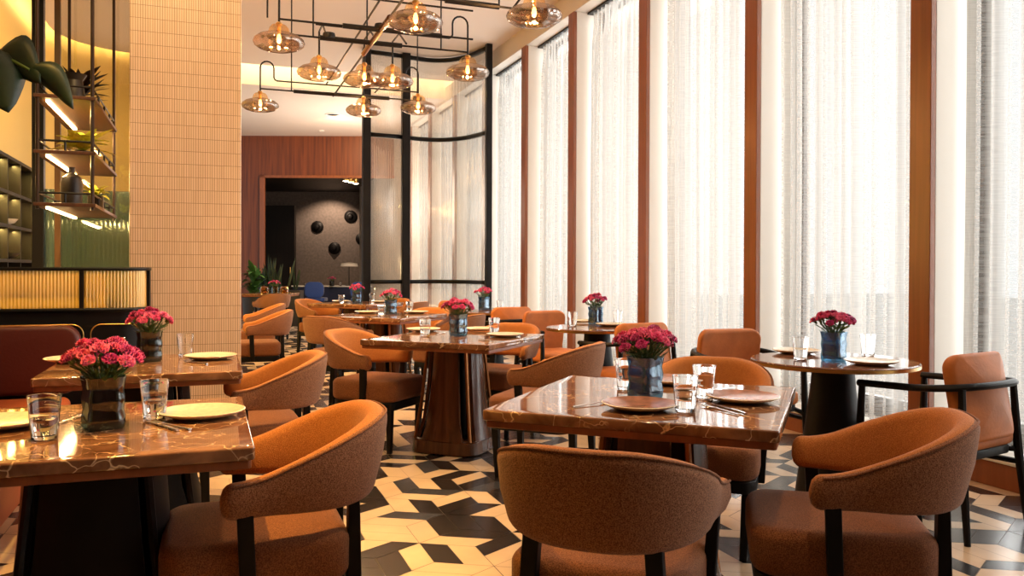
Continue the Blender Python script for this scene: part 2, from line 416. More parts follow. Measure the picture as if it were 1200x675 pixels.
for k, (y0, y1) in enumerate(bays):
    curtain(y0, y1, k+3, clabel[k] if k < len(clabel) else None)
    b = MB()
    for (a0,a1,c0,c1) in ((y0,y1,.16,.30),(y0,y1,4.26,4.31),(y0,y0+.05,.3,4.26),(y1-.09,y1,.3,4.26)):
        b.box(4.50, 4.56, a0, a1, c0, c1)
    w = b.build('window_%d' % (k+1), plain('window_frame', (.045,.026,.017), .4), smooth=False); struct(w)
    p = MB(); p.box(4.528, 4.534, y0+.05, y1-.05, .3, 4.26); p.build('pane', M['pane'], w, smooth=False)
# street outside the windows
b = MB(); b.box(4.7, 40, -20, 40, -.3, -.2); struct(b.build('ground_outside', plain('pavement', (.55,.52,.48), .9, var=.1, vscale=2), smooth=False))
# ---- tiled pillar
b = MB(); b.box(-.49, .205, 5.9, 6.6, 0, CEIL); struct(b.build('pillar', M['tile'], smooth=False, bevel=.006))
# ---- wood portal at the back, square to the view
BR = Matrix.Rotation(-YAW,4,'Z')
def cz(u, Z, z): # local coords of the back area: lateral metres, depth metres, height
    return ((u-600)/F*Z, Z, z)
def xcz(o): o.matrix_world = BR; return o
b = MB(); ZB = 19.5
xl = (150-600)/F*ZB; xo = (306-600)/F*ZB; xr = (436-600)/F*ZB; x2 = (600-600)/F*ZB
b.box(xl, xo, ZB, ZB+.2, 0, 4.36); b.box(xo, x2, ZB, ZB+.2, 3.37, 4.36); b.box(xr+.8, x2+1, ZB, ZB+.2, 0, 3.37)
struct(xcz(b.build('wall_back', M['wood'], smooth=False)))
b = MB()
b.box(xo-.02, xo+.10, ZB-.06, ZB, 0, 3.42); b.box(xo-.02, xr+.9, ZB-.06, ZB, 3.36, 3.42)
struct(xcz(b.build('trim_21', M['bronze'], smooth=False)))
ZA = 25.5
b = MB(); b.box(-9.5, -2.0, ZA, ZA+.2, 0, 4.3); struct(xcz(b.build('wall_alcove', M['greywall'], smooth=False)))
b = MB(); b.box(-9.5, -2, ZB+.2, ZA, 3.6, 3.7); b.box(-9.6,-9.5,ZB,ZA+.2,0,4); b.box(-2,-1.9,ZB,ZA+.2,0,4)
struct(xcz(b.build('wall_alcove_side', M['dark_panel'], smooth=False)))
b = MB(); dx0 = (308-600)/F*24.8; dx1 = (347-600)/F*24.8
b.box(dx0-1, dx1, 24.6, 24.8, 0, 3.1)
struct(xcz(b.build('door_1', M['dark_panel'], smooth=False)))
b = MB(); b.tube([cz(340,24.55,.95),cz(340,24.55,1.25)], .02); b.build('door_handle', M['brass'], bpy.data.objects['door_1'])
# ================================================================== GLASS SCREEN (curved, fluted)
def gp(u, Z): return Vector(((u-600)/F*Z*math.cos(YAW)+Z*math.sin(YAW), -(u-600)/F*Z*math.sin(YAW)+Z*math.cos(YAW), 0))
scr = thing('glass_screen', 'tall curved fluted glass screen in a black frame, behind the tables', 'screen', gp(475,12.8))
so = Vector(gp(475,12.8))
path = []
pa, pm, pb, mid = gp(429,12.55), gp(475,12.85), gp(572,12.3), gp(527,13.05)
for i in range(15):
    t = i/14; 
    # quadratic through pm, mid, pb
    path.append(pm*(2*(t-.5)*(t-1)) + mid*(4*t*(1-t)) + pb*(2*t*(t-.5)))
def post(p, w, name='post'):
    m = MB(); q = p-so; m.box(q.x-w/2, q.x+w/2, q.y-w/2, q.y+w/2, 0, CEIL-.005); m.build(name, M['black'], scr, smooth=False, bevel=.006)
for p, w in ((pa,.12),(pm,.125),(pb,.09)): post(p, w)
def strip(pts, z0, z1, name, mat, th):
    m = MB(); m.rings([[(p.x-so.x, p.y-so.y, z0) for p in pts], [(p.x-so.x, p.y-so.y, z1) for p in pts]], 0, False, False, False)
    o = m.build(name, mat, scr); s = o.modifiers.new('s','SOLIDIFY'); s.thickness = th; s.offset = 0; return o
for seg in ([pa, pm], path):
    for z0, z1 in ((.08,.98),(1.03,3.24),(3.29,4.5)): strip(seg, z0, z1, 'pane', M['fluted'], .012)
    for z in (.04,1.005,3.265,4.53): strip(seg, z-.03, z+.03, 'rail', M['black'], .05)
# ================================================================== CHAIRS
GROUP_TUB = 'tub armchairs around the dining tables'
def make_tub(loc, rz, label):
    t = thing('tub_armchair', label, 'chair', loc, rz, GROUP_TUB)
    # plan path, from right tip round the back to the left tip
    a, bb, ytip, yc = .251, .245, .1075, -.026
    plan = []
    for i in range(5): plan.append((a-.004*i, ytip+(yc-ytip)*i/5))
    n = 22
    for i in range(n+1):
        th = PI*i/n; e = .86
        plan.append(((a-.018)*math.copysign(abs(math.cos(th))**e, math.cos(th)), yc-bb*abs(math.sin(th))**e))
    for i in range(4,-1,-1): plan.append((-(a-.004*i), ytip+(yc-ytip)*i/5))
    P = [Vector((x,y,0)) for x,y in plan]
    L = [0]
    for i in range(1,len(P)): L.append(L[-1]+(P[i]-P[i-1]).length)
    tot = L[-1]; rs = []; seam = []
    def sect(i, shrink, off):
        s = 1-abs(L[i]/tot*2-1); f = min(1, max(0, s/.86)); f = f*f*(3-2*f)
        zt = .645+.14*f; zb = .545-.012*f; th = .056+.012*f
        d = (P[min(i+1,len(P)-1)]-P[max(i-1,0)]).normalized(); nrm = Vector((d.y,-d.x,0)) # outward?
        if nrm.dot(P[i]-Vector((0,yc,0))) < 0: nrm = -nrm
        zm = (zt+zb)/2; hh = (zt-zb)/2*shrink; tt = th/2*shrink; r = min(tt*.95, .032)
        c = P[i]+d*off; ring = []
        prof = []
        for cx, cy, a0 in ((1,1,0),(-1,1,90),(-1,-1,180),(1,-1,270)):
            for q in range(5):
                aa = R(a0+22.5*q); prof.append((cx*(tt-r)+r*math.cos(aa), cy*(hh-r)+r*math.sin(aa)))
            if cx == -1 and cy == 1: prof.append((-tt-.004, 0))
            if cx == 1 and cy == -1: prof.append((tt+.006, 0))
        for o_, z_ in prof:
            lean = (z_/(zt-zb)+.5)*(.018+.030*f)
            ring.append(c+nrm*(o_+lean)+Vector((0,0,zm+z_)))
        if shrink == 1 and off == 0: seam.append(c+nrm*(tt*.82+(.92)*(.018+.030*f))+Vector((0,0,zt-.006)))
        return ring
    for sh, of in ((.35,-.026),(.72,-.020),(.92,-.010)): rs.append(sect(0, sh, of))
    for i in range(len(P)): rs.append(sect(i, 1, 0))
    for sh, of in ((.92,.010),(.72,.020),(.35,.026)): rs.append(sect(len(P)-1, sh, of))
    m = MB(); m.rings(rs)
    npf = len(rs[0])
    # outer side tweed, inner side and top orange
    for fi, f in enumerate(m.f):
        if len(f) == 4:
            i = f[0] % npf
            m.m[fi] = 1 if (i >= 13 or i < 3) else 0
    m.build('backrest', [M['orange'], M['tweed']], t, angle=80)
    m = MB(); m.tube(seam, .0035, 6); m.build('piping', M['seat'], t)
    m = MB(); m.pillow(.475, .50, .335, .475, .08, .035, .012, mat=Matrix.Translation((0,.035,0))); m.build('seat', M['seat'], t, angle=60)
    m = MB(); m.pillow(.455, .475, .285, .337, .07, .006, 0, mat=Matrix.Translation((0,.035,0))); m.build('seat_frame', M['dark'], t)
    for sx in (-1,1):
        m = MB(); m.taper((sx*.175,.225,0),(sx*.19,.235,.29),(.03,.03),(.042,.042)); m.build('leg', M['dark'], t, smooth=False, bevel=.004)
        m = MB(); m.taper((sx*.185,-.235,0),(sx*.17,-.225,.30),(.03,.03),(.042,.042)); m.taper((sx*.17,-.225,.30),(sx*.148,-.228,.60),(.042,.042),(.044,.03))
        m.build('leg', M['dark'], t, smooth=False, bevel=.004)
        m = MB(); m.taper((sx*.236,.06,.29),(sx*.254,.072,.575),(.034,.042),(.03,.042)); m.build('arm_post', M['dark'], t, smooth=False, bevel=.004)
    return t
GROUP_WIN = 'open-frame armchairs at the round window tables'
def make_open(loc, rz, label):
    t = thing('open_armchair', label, 'chair', loc, rz, GROUP_WIN)
    m = MB(); pts = []
    for i in range(5): pts.append((.275-.001*i, .24-.07*i, .655+.002*i))
    for i in range(15):
        th = PI*i/14; pts.append((.27*math.copysign(abs(math.cos(th))**.75, math.cos(th)), -.06-.235*abs(math.sin(th))**.8, .665+.025*math.sin(th)))
    for i in range(4,-1,-1): pts.append((-(.275-.001*i), .24-.07*i, .655+.002*i))
    m.tube(pts, .021, 10, flat=.8); m.build('arm_rail', M['dark'], t)
    Tm = Matrix.Translation((0,-.235,.625)) @ Matrix.Rotation(R(-10),4,'X') @ Matrix.Rotation(R(90),4,'X') @ Matrix.Translation((0,0,-.03))
    m = MB(); m.pillow(.45, .40, -.005, .055, .07, .022, .012, mat=Tm); 
    # bow the panel around the sitter
    for p in m.v: p.y += .9*(p.x**2)
    m.build('backrest', M['leather'], t, angle=70)
    m = MB(); m.pillow(.50, .50, .385, .47, .07, .03, .012, mat=Matrix.Translation((0,.0,0))); m.build('seat', M['leather'], t, angle=60)
    m = MB(); m.pillow(.47, .47, .345, .386, .06, .006, 0); m.build('seat_frame', M['dark'], t)
    for sx in (-1,1):
        m = MB(); m.tube([(sx*.285,.245,0),(sx*.275,.235,.36),(sx*.27,.225,.65)], [.014,.021,.016]); m.build('leg', M['dark'], t)
        m = MB(); m.tube([(sx*.265,-.285,0),(sx*.245,-.25,.36),(sx*.225,-.235,.675)], [.014,.021,.016]); m.build('leg', M['dark'], t)
        m = MB(); m.tube([(sx*.275,.235,.30),(sx*.25,-.255,.30)], .014); m.tube([(sx*.275,.235,.33),(sx*.2,.2,.365)], .014); m.tube([(sx*.25,-.25,.36),(sx*.18,-.2,.365)], .014); m.build('stretcher', M['dark'], t)
    return t
T1, T2 = (-.30,2.60), (-.27,4.22)
T3, T4, T5, T6 = (1.474,2.54), (1.556,5.28), (1.62,8.0), (1.85,11.0)
R1, R2, R3 = (2.97,3.33), (2.87,5.82), (2.85,8.42)
q = .7071
tubs = [
 (.16,2.50, -1,.0, 'tan tub armchair pushed up to the left foreground marble table'),
 (.21,4.20, -1,-.03, 'tub armchair with a yellow-lit seat at the marble table by the tiled pillar'),
 (1.02,1.96, .66,.75, 'tub armchair seen from behind at the bottom centre of the photo'),
 (1.80,1.96, -.83,.56, 'large tub armchair in the right foreground, arm towards the camera'),
 (2.08,3.12, -.64,-.77, 'tub armchair facing the camera across the right foreground marble table'),
 (1.06,5.54, .72,-.69, 'bright orange tub armchair at the left corner of the middle table with bronze pedestal'),
 (1.85,4.43, -.73,.68, 'tub armchair with its back between the right foreground table and middle table'),
 (2.03,5.78, -q,-q, 'tub armchair on the far right side of the middle bronze pedestal table'),
 (1.13,7.58, .75,.66, 'grey-backed tub armchair just behind the bright orange one'),
 (2.12,7.45, -q,q, 'tub armchair seen behind the vase of the middle table'),
 (2.10,8.50, -q,-q, 'tub armchair on the far right of the third centre table'),
 (1.44,11.5, .72,-.70, 'orange tub armchair at the left of the farthest centre table'),
 (2.36,11.45, -q,-q, 'tub armchair on the far right of the farthest centre table, before the screen'),
 (2.36,10.5, -q,q, 'pale-edged tub armchair on the near right of the farthest centre table'),
 (.46,8.62, -1,.0, 'tub armchair close behind the right edge of the tiled pillar'),
 (.52,10.2, -1,.0, 'tub armchair second behind the tiled pillar, partly hidden by the first'),
]
src = None
for (x,y,fx,fy,lab) in tubs:
    if src is None: src = make_tub((x,y,0), face_dir(fx,fy), lab)
    else: dup(src, (x,y,0), face_dir(fx,fy), lab)
p = gp(318,14.0)
dup(src, (p.x,p.y,0), face_dir(-.35,.94), 'small orange tub armchair far back at the table by the plants')
opens = [
 (3.30,2.99, -.22,.97, 'open-frame armchair at the right edge, seen from behind at the nearest round table'),
 (3.14,4.30, -.05,-1, 'orange open-frame armchair facing the camera across the nearest round table'),
 (2.90,5.36, -.10,.98, 'open-frame armchair seen from behind at the middle round window table'),
 (2.93,6.82, .18,-.98, 'orange open-frame armchair facing the camera at the middle round window table'),
 (2.86,7.95, -.1,1, 'open-frame armchair seen from behind at the farthest round window table'),
 (2.84,9.45, .1,-1, 'orange open-frame armchair at the far side of the farthest round window table'),
]
src2 = None
for (x,y,fx,fy,lab) in opens:
    if src2 is None: src2 = make_open((x,y,0), face_dir(fx,fy), lab)
    else: dup(src2, (x,y,0), face_dir(fx,fy), lab)
# ================================================================== TABLES
def make_table(loc, rz, sx, sy, label, pedm=None, finm=None, wide=1):
    pedm = pedm or M['pedestal']; finm = finm or M['fin']
    t = thing('dining_table', label, 'table', (loc[0],loc[1],0), rz, 'square marble dining tables')
    m = MB(); m.pillow(sx, sy, .715, .75, .012, .006, 0); m.build('tabletop', M['marble'], t)
    m = MB(); m.pillow(sx-.016, sy-.016, .693, .7155, .012, .003, 0); m.build('apron', M['bronze'], t)
    for k in range(4):                                   # four flared panels
        m = MB(); A = Matrix.Rotation(PI/2*k,4,'Z'); rs = []
        for (z, d, w) in ((.693,.150,.085),(.45,.165,.098),(.2,.190,.118),(.09,.215,.145)):
            ring = []
            for i in range(9):
                s = -1+2*i/8; ring.append(A @ Vector((s*w*wide, -(d+.03*(1-s*s)), z)))
            for i in range(8,-1,-1):
                s = -1+2*i/8; ring.append(A @ Vector((s*w*wide, -(d-.022+.03*(1-s*s)), z)))
            rs.append(ring)
        m.rings(rs); m.build('pedestal_panel', pedm, t, smooth=True, angle=30)
        m = MB(); c = A @ Vector((.168,-.168,0)); e = A @ Vector((.138,-.138,0)); f_ = A @ Vector((.20,-.20,0))
        m.tube([(f_.x,f_.y,.09),(c.x,c.y,.35),(e.x,e.y,.693)], .012, 6); m.build('corner_fin', finm, t)
    m = MB(); m.lathe([(.235,0),(.245,.01),(.24,.085),(.232,.09)], 48, sq=5); m.build('foot', pedm, t)
    m = MB(); m.lathe([(.07,.09),(.055,.69)], 16); m.build('column', M['dark'], t)
    return t
t0 = make_table(T3, R(48), .94, .91, 'marble dining table in the right foreground with pink flowers')
def dtab(c, rz, lab, sx=1, sy=1):
    r = dup(t0, (c[0],c[1],0), rz, lab); return r
dtab(T4, R(47), 'middle square table with flared bronze pedestal fully in view')
dtab(T5, R(47), 'third square table along the centre row, behind the bronze pedestal one')
dtab(T6, R(47), 'farthest square table along the centre row, in front of the glass screen')
tl = make_table(T1, 0, .82, .87, 'brown marble table in the left foreground under yellow light', M['dark'], M['dark'], 1.32)  # pedestal and fins near black: the deep shade is put into their colour
dup(tl, (T2[0],T2[1],0), 0, 'brown marble table between the left foreground table and the tiled pillar')
p9 = gp(318,15.2); dup(tl, (p9.x,p9.y,0), -YAW, 'small dark table far back beside the green plants')
def make_round(c, label):
    t = thing('round_table', label, 'table', (c[0],c[1],0), 0, 'round tables along the window')
    m = MB(); m.lathe([(.385,.722),(.40,.726),(.402,.745),(.396,.75),(.2,.7501)], 56); m.build('tabletop', M['marble2'], t)
    m = MB(); m.lathe([(.4035,.726),(.4035,.742)], 56, cap0=False, cap1=False); m.build('brass_edge', M['brass'], t)
    m = MB(); m.lathe([(.21,0),(.21,.015),(.185,.03),(.15,.3),(.11,.6),(.1,.722)], 32); m.build('pedestal', M['dark'], t)
    return t
M['marble2'] = marble('marble_red', (.13,.045,.022), (.27,.115,.062), (.7,.5,.34), .08)
rt = make_round(R1, 'round table by the window nearest to the camera')
dup(rt, (R2[0],R2[1],0), 0, 'round window table second from the camera, in the middle')
dup(rt, (R3[0],R3[1],0), 0, 'round window table farthest from the camera, near the glass screen')
# ================================================================== TABLEWARE
TZ = .7505
plate_src = {}
def plate(u, v, lab, red=False, d=.25, z=TZ):
    key = red; p = G(u, v, z)
    if key not in plate_src:
        m = MB(); k = d/.25
        m.lathe([(.055,.0),(.07,.0),(.105,.010),(.123,.018),(.1255,.021),(.122,.0225)], 40, cap1=False, mi=1)
        m.lathe([(.122,.0225),(.102,.0155),(.07,.009),(.01,.008)], 40, cap0=False, mi=0)
        o = m.build('plate', [M['plate_red'] if red else M['plate'], M['plate']]); plate_src[key] = o
        o.location = p; tag(o, lab, 'plate', 'dinner plates on the tables'); return o
    o = plate_src[key].copy(); C.objects.link(o); o.location = p; o['label'] = lab; return o
glass_src = {}
def tumbler(u, v, lab, ribbed=False, water=False, z=TZ):
    key = (ribbed, water); p = G(u, v, z)
    if key in glass_src: return dup(glass_src[key], p, 0, lab)
    m = MB(); n = 48
    prof = [(.026,0),(.029,.002),(.0325,.05),(.038,.105),(.0385,.106),(.0362,.105),(.0308,.05),(.027,.012),(.012,.010)]
    rs = []
    for r, zz in prof:
        ring = []
        for i in range(n):
            a = 2*PI*i/n; k = 1
            if ribbed and .02 < zz < .1 and r > .0312: k = 1+.018*math.cos(a*24)
            ring.append((r*k*math.cos(a), r*k*math.sin(a), zz))
        rs.append(ring)
    rs = [[tuple(c*1.08 for c in p_) for p_ in r_] for r_ in rs]
    m.rings(rs); o = m.build('tumbler', M['glass'], angle=60); o.location = p
    tag(o, lab, 'glass', 'water tumblers on the tables')
    if water:
        w = MB(); w.lathe([(.0285,.0138),(.0322,.056),(.0005,.0562)], 32); w.build('water', M['water'], o)
    glass_src[key] = o; return o
cut_src = {}
def cutlery(kind, u, v, u2, v2, lab, z=TZ):
    p, p2 = G(u,v,z), G(u2,v2,z); d = (p2-p); ang = math.atan2(d.y, d.x)
    if kind in cut_src:
        o = cut_src[kind].copy(); C.objects.link(o); o['label'] = lab
    else:
        m = MB()
        if kind == 'fork':
            m.tube([(-.09,0,.003),(-.03,0,.004),(.03,0,.006)], [.0055,.004,.003], 8, flat=.5)
            m.tube([(.03,0,.006),(.045,0,.005),(.06,0,.004)], [.004,.010,.011], 8, flat=.22)
            for yy in (-.0085,-.0028,.0028,.0085): m.tube([(.055,yy,.0045),(.075,yy,.004),(.095,yy*.95,.006)], [.002,.002,.001], 6)
        else:
            m.tube([(-.1,0,.0045),(-.06,0,.005),(-.01,0,.0045)], [.006,.0065,.005], 8, flat=.55)
            m.rings([[(-.01,-.006,.004),(-.01,.007,.004),(-.01,.007,.0055),(-.01,-.006,.0055)],[(.07,-.008,.004),(.07,.009,.004),(.07,.009,.0055),(.07,-.008,.005)],[(.105,.004,.004),(.105,.008,.004),(.105,.008,.005),(.105,.004,.005)]])
        o = m.build(kind, M['steel']); tag(o, lab, kind, kind+'s laid on the tables'); cut_src[kind] = o
    o.location = (p+p2)/2; o.rotation_euler = (0,0,ang); return o
bloom_me = []
for k in range(3):
    m = MB(); rnd = random.Random(k)
    for lay in range(4):
        r = [.026,.024,.018,.011][lay]; z0 = [0,.006,.012,.017][lay]; n = 22
        ring0 = [(.004*math.cos(2*PI*i/n), .004*math.sin(2*PI*i/n), z0-.006) for i in range(n)]
        ring1 = []; ring2 = []
        for i in range(n):
            a = 2*PI*i/n+lay*.3; w = rnd.uniform(-1,1)
            ring1.append((r*.62*math.cos(a), r*.62*math.sin(a), z0+.002+.002*w))
            rr = r*(1+.12*rnd.uniform(-1,1)); ring2.append((rr*math.cos(a), rr*math.sin(a), z0+.003+.005*(1 if i % 2 else -1)*rnd.uniform(.4,1)+.004*(3-lay)*.2))
        m.rings([ring0,ring1,ring2], 0, True, False, False)
    m.lathe([(.002,-.022),(.006,-.018),(.008,-.006),(.004,0)], 8, mi=1)
    bloom_me.append(m)
bl_mesh = None
vase_src = {}
def vase(u, v, dark, lab, z=TZ, s=1.0):
    p = G(u, v, z)
    if dark in vase_src: o = dup(vase_src[dark], p, R(20), lab)
    else:
        m = MB(); outer = [(.046,0),(.050,.006),(.052,.03),(.0475,.055),(.052,.085),(.048,.11),(.053,.14),(.0545,.145)]
        inner = [(.0505,.145),(.045,.11),(.048,.085),(.0435,.055),(.047,.03),(.04,.012),(.01,.011)]
        m.lathe(outer+inner, 36, sq=5)
        o = m.build('flower_vase', M['vase_dark'] if dark else M['vase'], angle=60); o.location = p; o.rotation_euler = (0,0,R(20))
        w = MB(); w.lathe([(.040,.0125),(.0460,.03),(.0425,.055),(.0470,.083),(.001,.084)], 28, sq=5); w.build('water', thin('vase_water', (.55,.68,.70), (1,1,1), .05), o)
        tag(o, lab, 'vase', 'glass flower vases on the tables'); vase_src[dark] = o
    return o
bloom_cache = {}
def bouquet(u, v, lab, nb=24, z=TZ, seed=1, sp=.10, hi=.238):
    rnd = random.Random(seed); p = G(u, v, z)
    t = thing('flower_bouquet', lab, 'flowers', p, 0, 'pink carnation bouquets in vases')
    pts = []
    ga = PI*(3-math.sqrt(5))
    for i in range(nb):
        r = math.sqrt((i+.5)/nb); a = i*ga+seed
        x, y = sp*r*math.cos(a), sp*r*math.sin(a); zz = hi-.05*r*r+rnd.uniform(-.010,.010)
        pts.append((x+rnd.uniform(-.006,.006), y+rnd.uniform(-.006,.006), zz, r, a))
    sm = MB()
    for (x,y,zz,r,a) in pts:
        bx, by = -.3*x+rnd.uniform(-.01,.01), -.3*y+rnd.uniform(-.01,.01)
        sm.tube([(bx,by,.02),(x*.12,y*.12,.11),(x*.5,y*.5,.155),(x*.95,y*.95,zz-.018)], .0024, 5)
        for _ in range(4):
            la = a+rnd.uniform(-1,1); l0 = Vector((x*.5,y*.5,.15+rnd.uniform(-.02,.03))); dr = Vector((math.cos(la),math.sin(la),.5))*rnd.uniform(.03,.05); sd_ = Vector((-math.sin(la),math.cos(la),0))*.006
            sm.add([l0, l0+dr*.5+sd_, l0+dr, l0+dr*.5-sd_], [(0,1,2,3)])
    sm.build('stems', M['stem'], t)
    for i, (x,y,zz,r,a) in enumerate(pts):
        k = i % 3; ci = rnd.randrange(3); key = (k, ci)
        if key not in bloom_cache:
            o = bloom_me[k].build('bloom', [M['pink'][ci], M['stem']], t); bloom_cache[key] = o.data
        else:
            o = bpy.data.objects.new('bloom', bloom_cache[key]); C.objects.link(o); o.parent = t
        o.location = (x,y,zz); tilt = r*.75; s = rnd.uniform(.72,.98)
        o.rotation_euler = (Matrix.Rotation(a,4,'Z') @ Matrix.Rotation(tilt,4,'Y') @ Matrix.Rotation(rnd.uniform(0,6),4,'Z')).to_euler(); o.scale = (s,s,s)
    return t
# left foreground table
plate(237,488, 'cream plate at the right of the left foreground table')
plate(2,500, 'cream plate cut by the left edge of the photo')
tumbler(181,490, 'clear tumbler between the vase and plate on the left foreground table', water=True)
tumbler(52,514, 'ribbed tumbler at the left of the left foreground table', ribbed=True, water=True)
vase(121,501, True, 'dark glass vase on the left foreground marble table'); bouquet(121,501, 'pink carnations in the dark vase on the left foreground table', 30, seed=1)
cutlery('fork',232,506,172,494, 'fork beside the plate on the left foreground table')
cutlery('knife',215,508,168,492.5, 'knife beside the plate on the left foreground table')
cutlery('fork',66,498,94,489, 'fork behind the ribbed tumbler on the left foreground table')
# second left table
plate(247,420.5, 'cream plate on the marble table by the tiled pillar, right side')
plate(85,424, 'cream plate behind the foreground flowers on the table by the tiled pillar')
tumbler(217,417, 'clear tumbler on the marble table by the tiled pillar, before the tiles')
tumbler(136,424, 'clear tumbler rising behind the foreground flowers at left')
vase(175,423, True, 'dark glass vase on the marble table by the tiled pillar'); bouquet(175,423, 'pink carnations standing in front of the tiled pillar', 24, seed=2)
cutlery('fork',247,427.5,212,423.5, 'fork on the marble table by the tiled pillar')
# right foreground table
plate(750,479, 'reddish plate at the front of the right foreground table', True)
plate(870,470, 'reddish plate at the right end of the right foreground table', True)
plate(786,449, 'plate behind the tumblers on the right foreground table', True)
tumbler(733,456, 'clear tumbler left of the vase on the right foreground table')
tumbler(803,482, 'ribbed tumbler at the centre front of the right foreground table', ribbed=True)
tumbler(825,466, 'clear tumbler behind the ribbed one on the right foreground table')
vase(756,466, False, 'blue glass vase on the right foreground marble table'); bouquet(756,466, 'pink carnations in the blue vase on the right foreground table', 30, seed=3)
cutlery('fork',676,477,712,472, 'fork left of the front plate on the right foreground table')
cutlery('knife',876,487,835,474, 'knife before the right plate on the right foreground table')
cutlery('fork',866,487,824,476, 'fork before the right plate on the right foreground table')
cutlery('knife',826,459,856,456, 'knife behind the right plate on the right foreground table')
# middle table
plate(496,388, 'cream plate at the left of the middle bronze pedestal table')
plate(592,394.5, 'cream plate at the right of the middle bronze pedestal table')
plate(562,387.5, 'cream plate beside the vase at the back of the middle bronze pedestal table')
tumbler(498,393.5, 'clear tumbler at the left of the middle bronze pedestal table')
tumbler(579,391.5, 'clear tumbler at the right of the middle bronze pedestal table')
vase(537,393, False, 'blue-green glass vase on the middle bronze pedestal table'); bouquet(537,393, 'pink carnations on the middle bronze pedestal table', 24, seed=4)
cutlery('fork',508,393,524,389.5, 'fork left of the vase on the middle bronze pedestal table')
cutlery('knife',560,399,592,401, 'knife at the near corner of the middle bronze pedestal table')
# third and fourth
plate(430,367, 'cream plate at the left of the third centre table')
plate(488,367, 'cream plate at the right of the third centre table')
tumbler(447,370.5, 'tumbler left of the vase on the third centre table')
tumbler(480,366, 'tumbler right of the vase on the third centre table')
vase(458,368, False, 'glass vase on the third centre table'); bouquet(458,368, 'pink carnations on the third centre table', 18, seed=5)
plate(400,354, 'cream plate at the left of the farthest centre table')
plate(446,354.5, 'cream plate at the right of the farthest centre table')
tumbler(400,356, 'tumbler at the left of the farthest centre table')
tumbler(436,353.5, 'tumbler at the right of the farthest centre table')
vase(418,355, False, 'glass vase on the farthest centre table'); bouquet(418,355, 'pink carnations on the farthest centre table', 16, seed=6)
# round tables
plate(933,414, 'tan plate at the left of the nearest round window table')
plate(1021,427, 'tan plate at the right of the nearest round window table')
tumbler(938,421, 'tumbler at the left of the nearest round window table')
tumbler(1017,417, 'tumbler at the right of the nearest round window table')
vase(977,423, False, 'blue glass vase on the nearest round window table'); bouquet(977,423, 'pink carnations in front of the curtain on the nearest round table', 22, seed=7)
cutlery('knife',980,432,986,426, 'knife at the front of the nearest round window table')
plate(682,378, 'plate at the left of the middle round window table')
plate(716,382, 'plate at the right of the middle round window table')
tumbler(671,382, 'tumbler at the left of the middle round window table')
tumbler(724,380, 'tumbler at the right of the middle round window table')
vase(698,380, False, 'blue glass vase on the middle round window table'); bouquet(698,380, 'pink carnations on the middle round window table', 20, seed=8)
plate(588,362.5, 'plate on the farthest round window table')
tumbler(549,364, 'tumbler at the left of the farthest round window table')
tumbler(586,364.5, 'tumbler at the right of the farthest round window table')
vase(567,363, False, 'glass vase on the farthest round window table'); bouquet(567,363, 'pink carnations on the farthest round window table', 16, seed=9)
# table by the plants
def cyl(u, v, name, lab, cat, mat, prof, z=TZ, n=20, group=None):
    m = MB(); m.lathe(prof, n); o = m.build(name, mat); o.location = G(u, v, z); tag(o, lab, cat, group); return o
vase(322,345, True, 'dark vase on the far table by the plants'); bouquet(322,345, 'pink carnations far back by the green plants', 14, seed=10)
jar = [(.05,0),(.075,.02),(.085,.08),(.07,.13),(.055,.14),(.05,.135),(.075,.08),(.06,.02),(.01,.015)]
cyl(310,345.2, 'amber_jar', 'amber glass jar left of the flowers by the plants', 'jar', M['amber'], jar, group='amber jars on the far table')
cyl(333,345.2, 'amber_jar', 'amber glass jar right of the flowers by the plants', 'jar', M['amber'], jar, group='amber jars on the far table')
# ================================================================== PLANTS
def leaf(mb, base, d, up, L, W, bend=.3, n=6, mi=0, fold=.15):
    base = Vector(base); d = Vector(d).normalized(); up = Vector(up); side = d.cross(up).normalized(); nrm = side.cross(d).normalized()
    rows = []
    for i in range(n+1):
        t = i/n; w = W*math.sin(PI*min(1, t*.93+.05))**.8*(1-.25*t) if i < n else .001
        c = base+d*L*t-Vector((0,0,1))*bend*L*t*t
        rows.append([c-side*w+nrm*w*fold, c, c+side*w+nrm*w*fold])
    mb.rings(rows, mi, False, False, False)
def rosette(name, lab, loc, n, L, W, mat, potprof, potmat, seed, lift=.6, bend=.35, cat='plant', base=None):
    rnd = random.Random(seed); t = thing(name, lab, cat, loc)
    m = MB(); m.lathe(potprof, 24); m.build('pot', potmat, t)
    m = MB(); zt = potprof[-1][1]
    for i in range(n):
        a = 2*PI*i/n*1.618+rnd.uniform(-.3,.3); el = lift*rnd.uniform(.3,1.3)
        leaf(m, (.01*math.cos(a),.01*math.sin(a), zt-.005+ (base or 0)*rnd.random()), (math.cos(a)*math.cos(el),math.sin(a)*math.cos(el),math.sin(el)), (0,0,1), L*rnd.uniform(.6,1.1), W*rnd.uniform(.7,1.1), bend*rnd.uniform(.3,1.3))
    o = m.build('foliage', mat, t); return t
pot = [(.05,0),(.055,.005),(.06,.09),(.055,.09)]
big = [(.15,0),(.2,.02),(.24,.42),(.22,.42)]
p = gp(298,16.6); rosette('potted_bush', 'leafy green bush in a pot at the back, right of the tiled pillar', (p.x,p.y,0), 90, .42, .07, M['leaf'], [(.15,0),(.2,.02),(.24,.62),(.22,.62)], M['pot'], 3, 1.0, .5, base=.5)
p = gp(326,17.2); t = thing('snake_plant', 'tall upright snake plant in a trough before the dark doorway', 'plant', (p.x,p.y,0), -YAW)
m = MB(); m.box(-.5,.5,-.15,.15,0,.75); m.build('trough', M['pot'], t, smooth=False, bevel=.01)
m = MB(); rnd = random.Random(4)
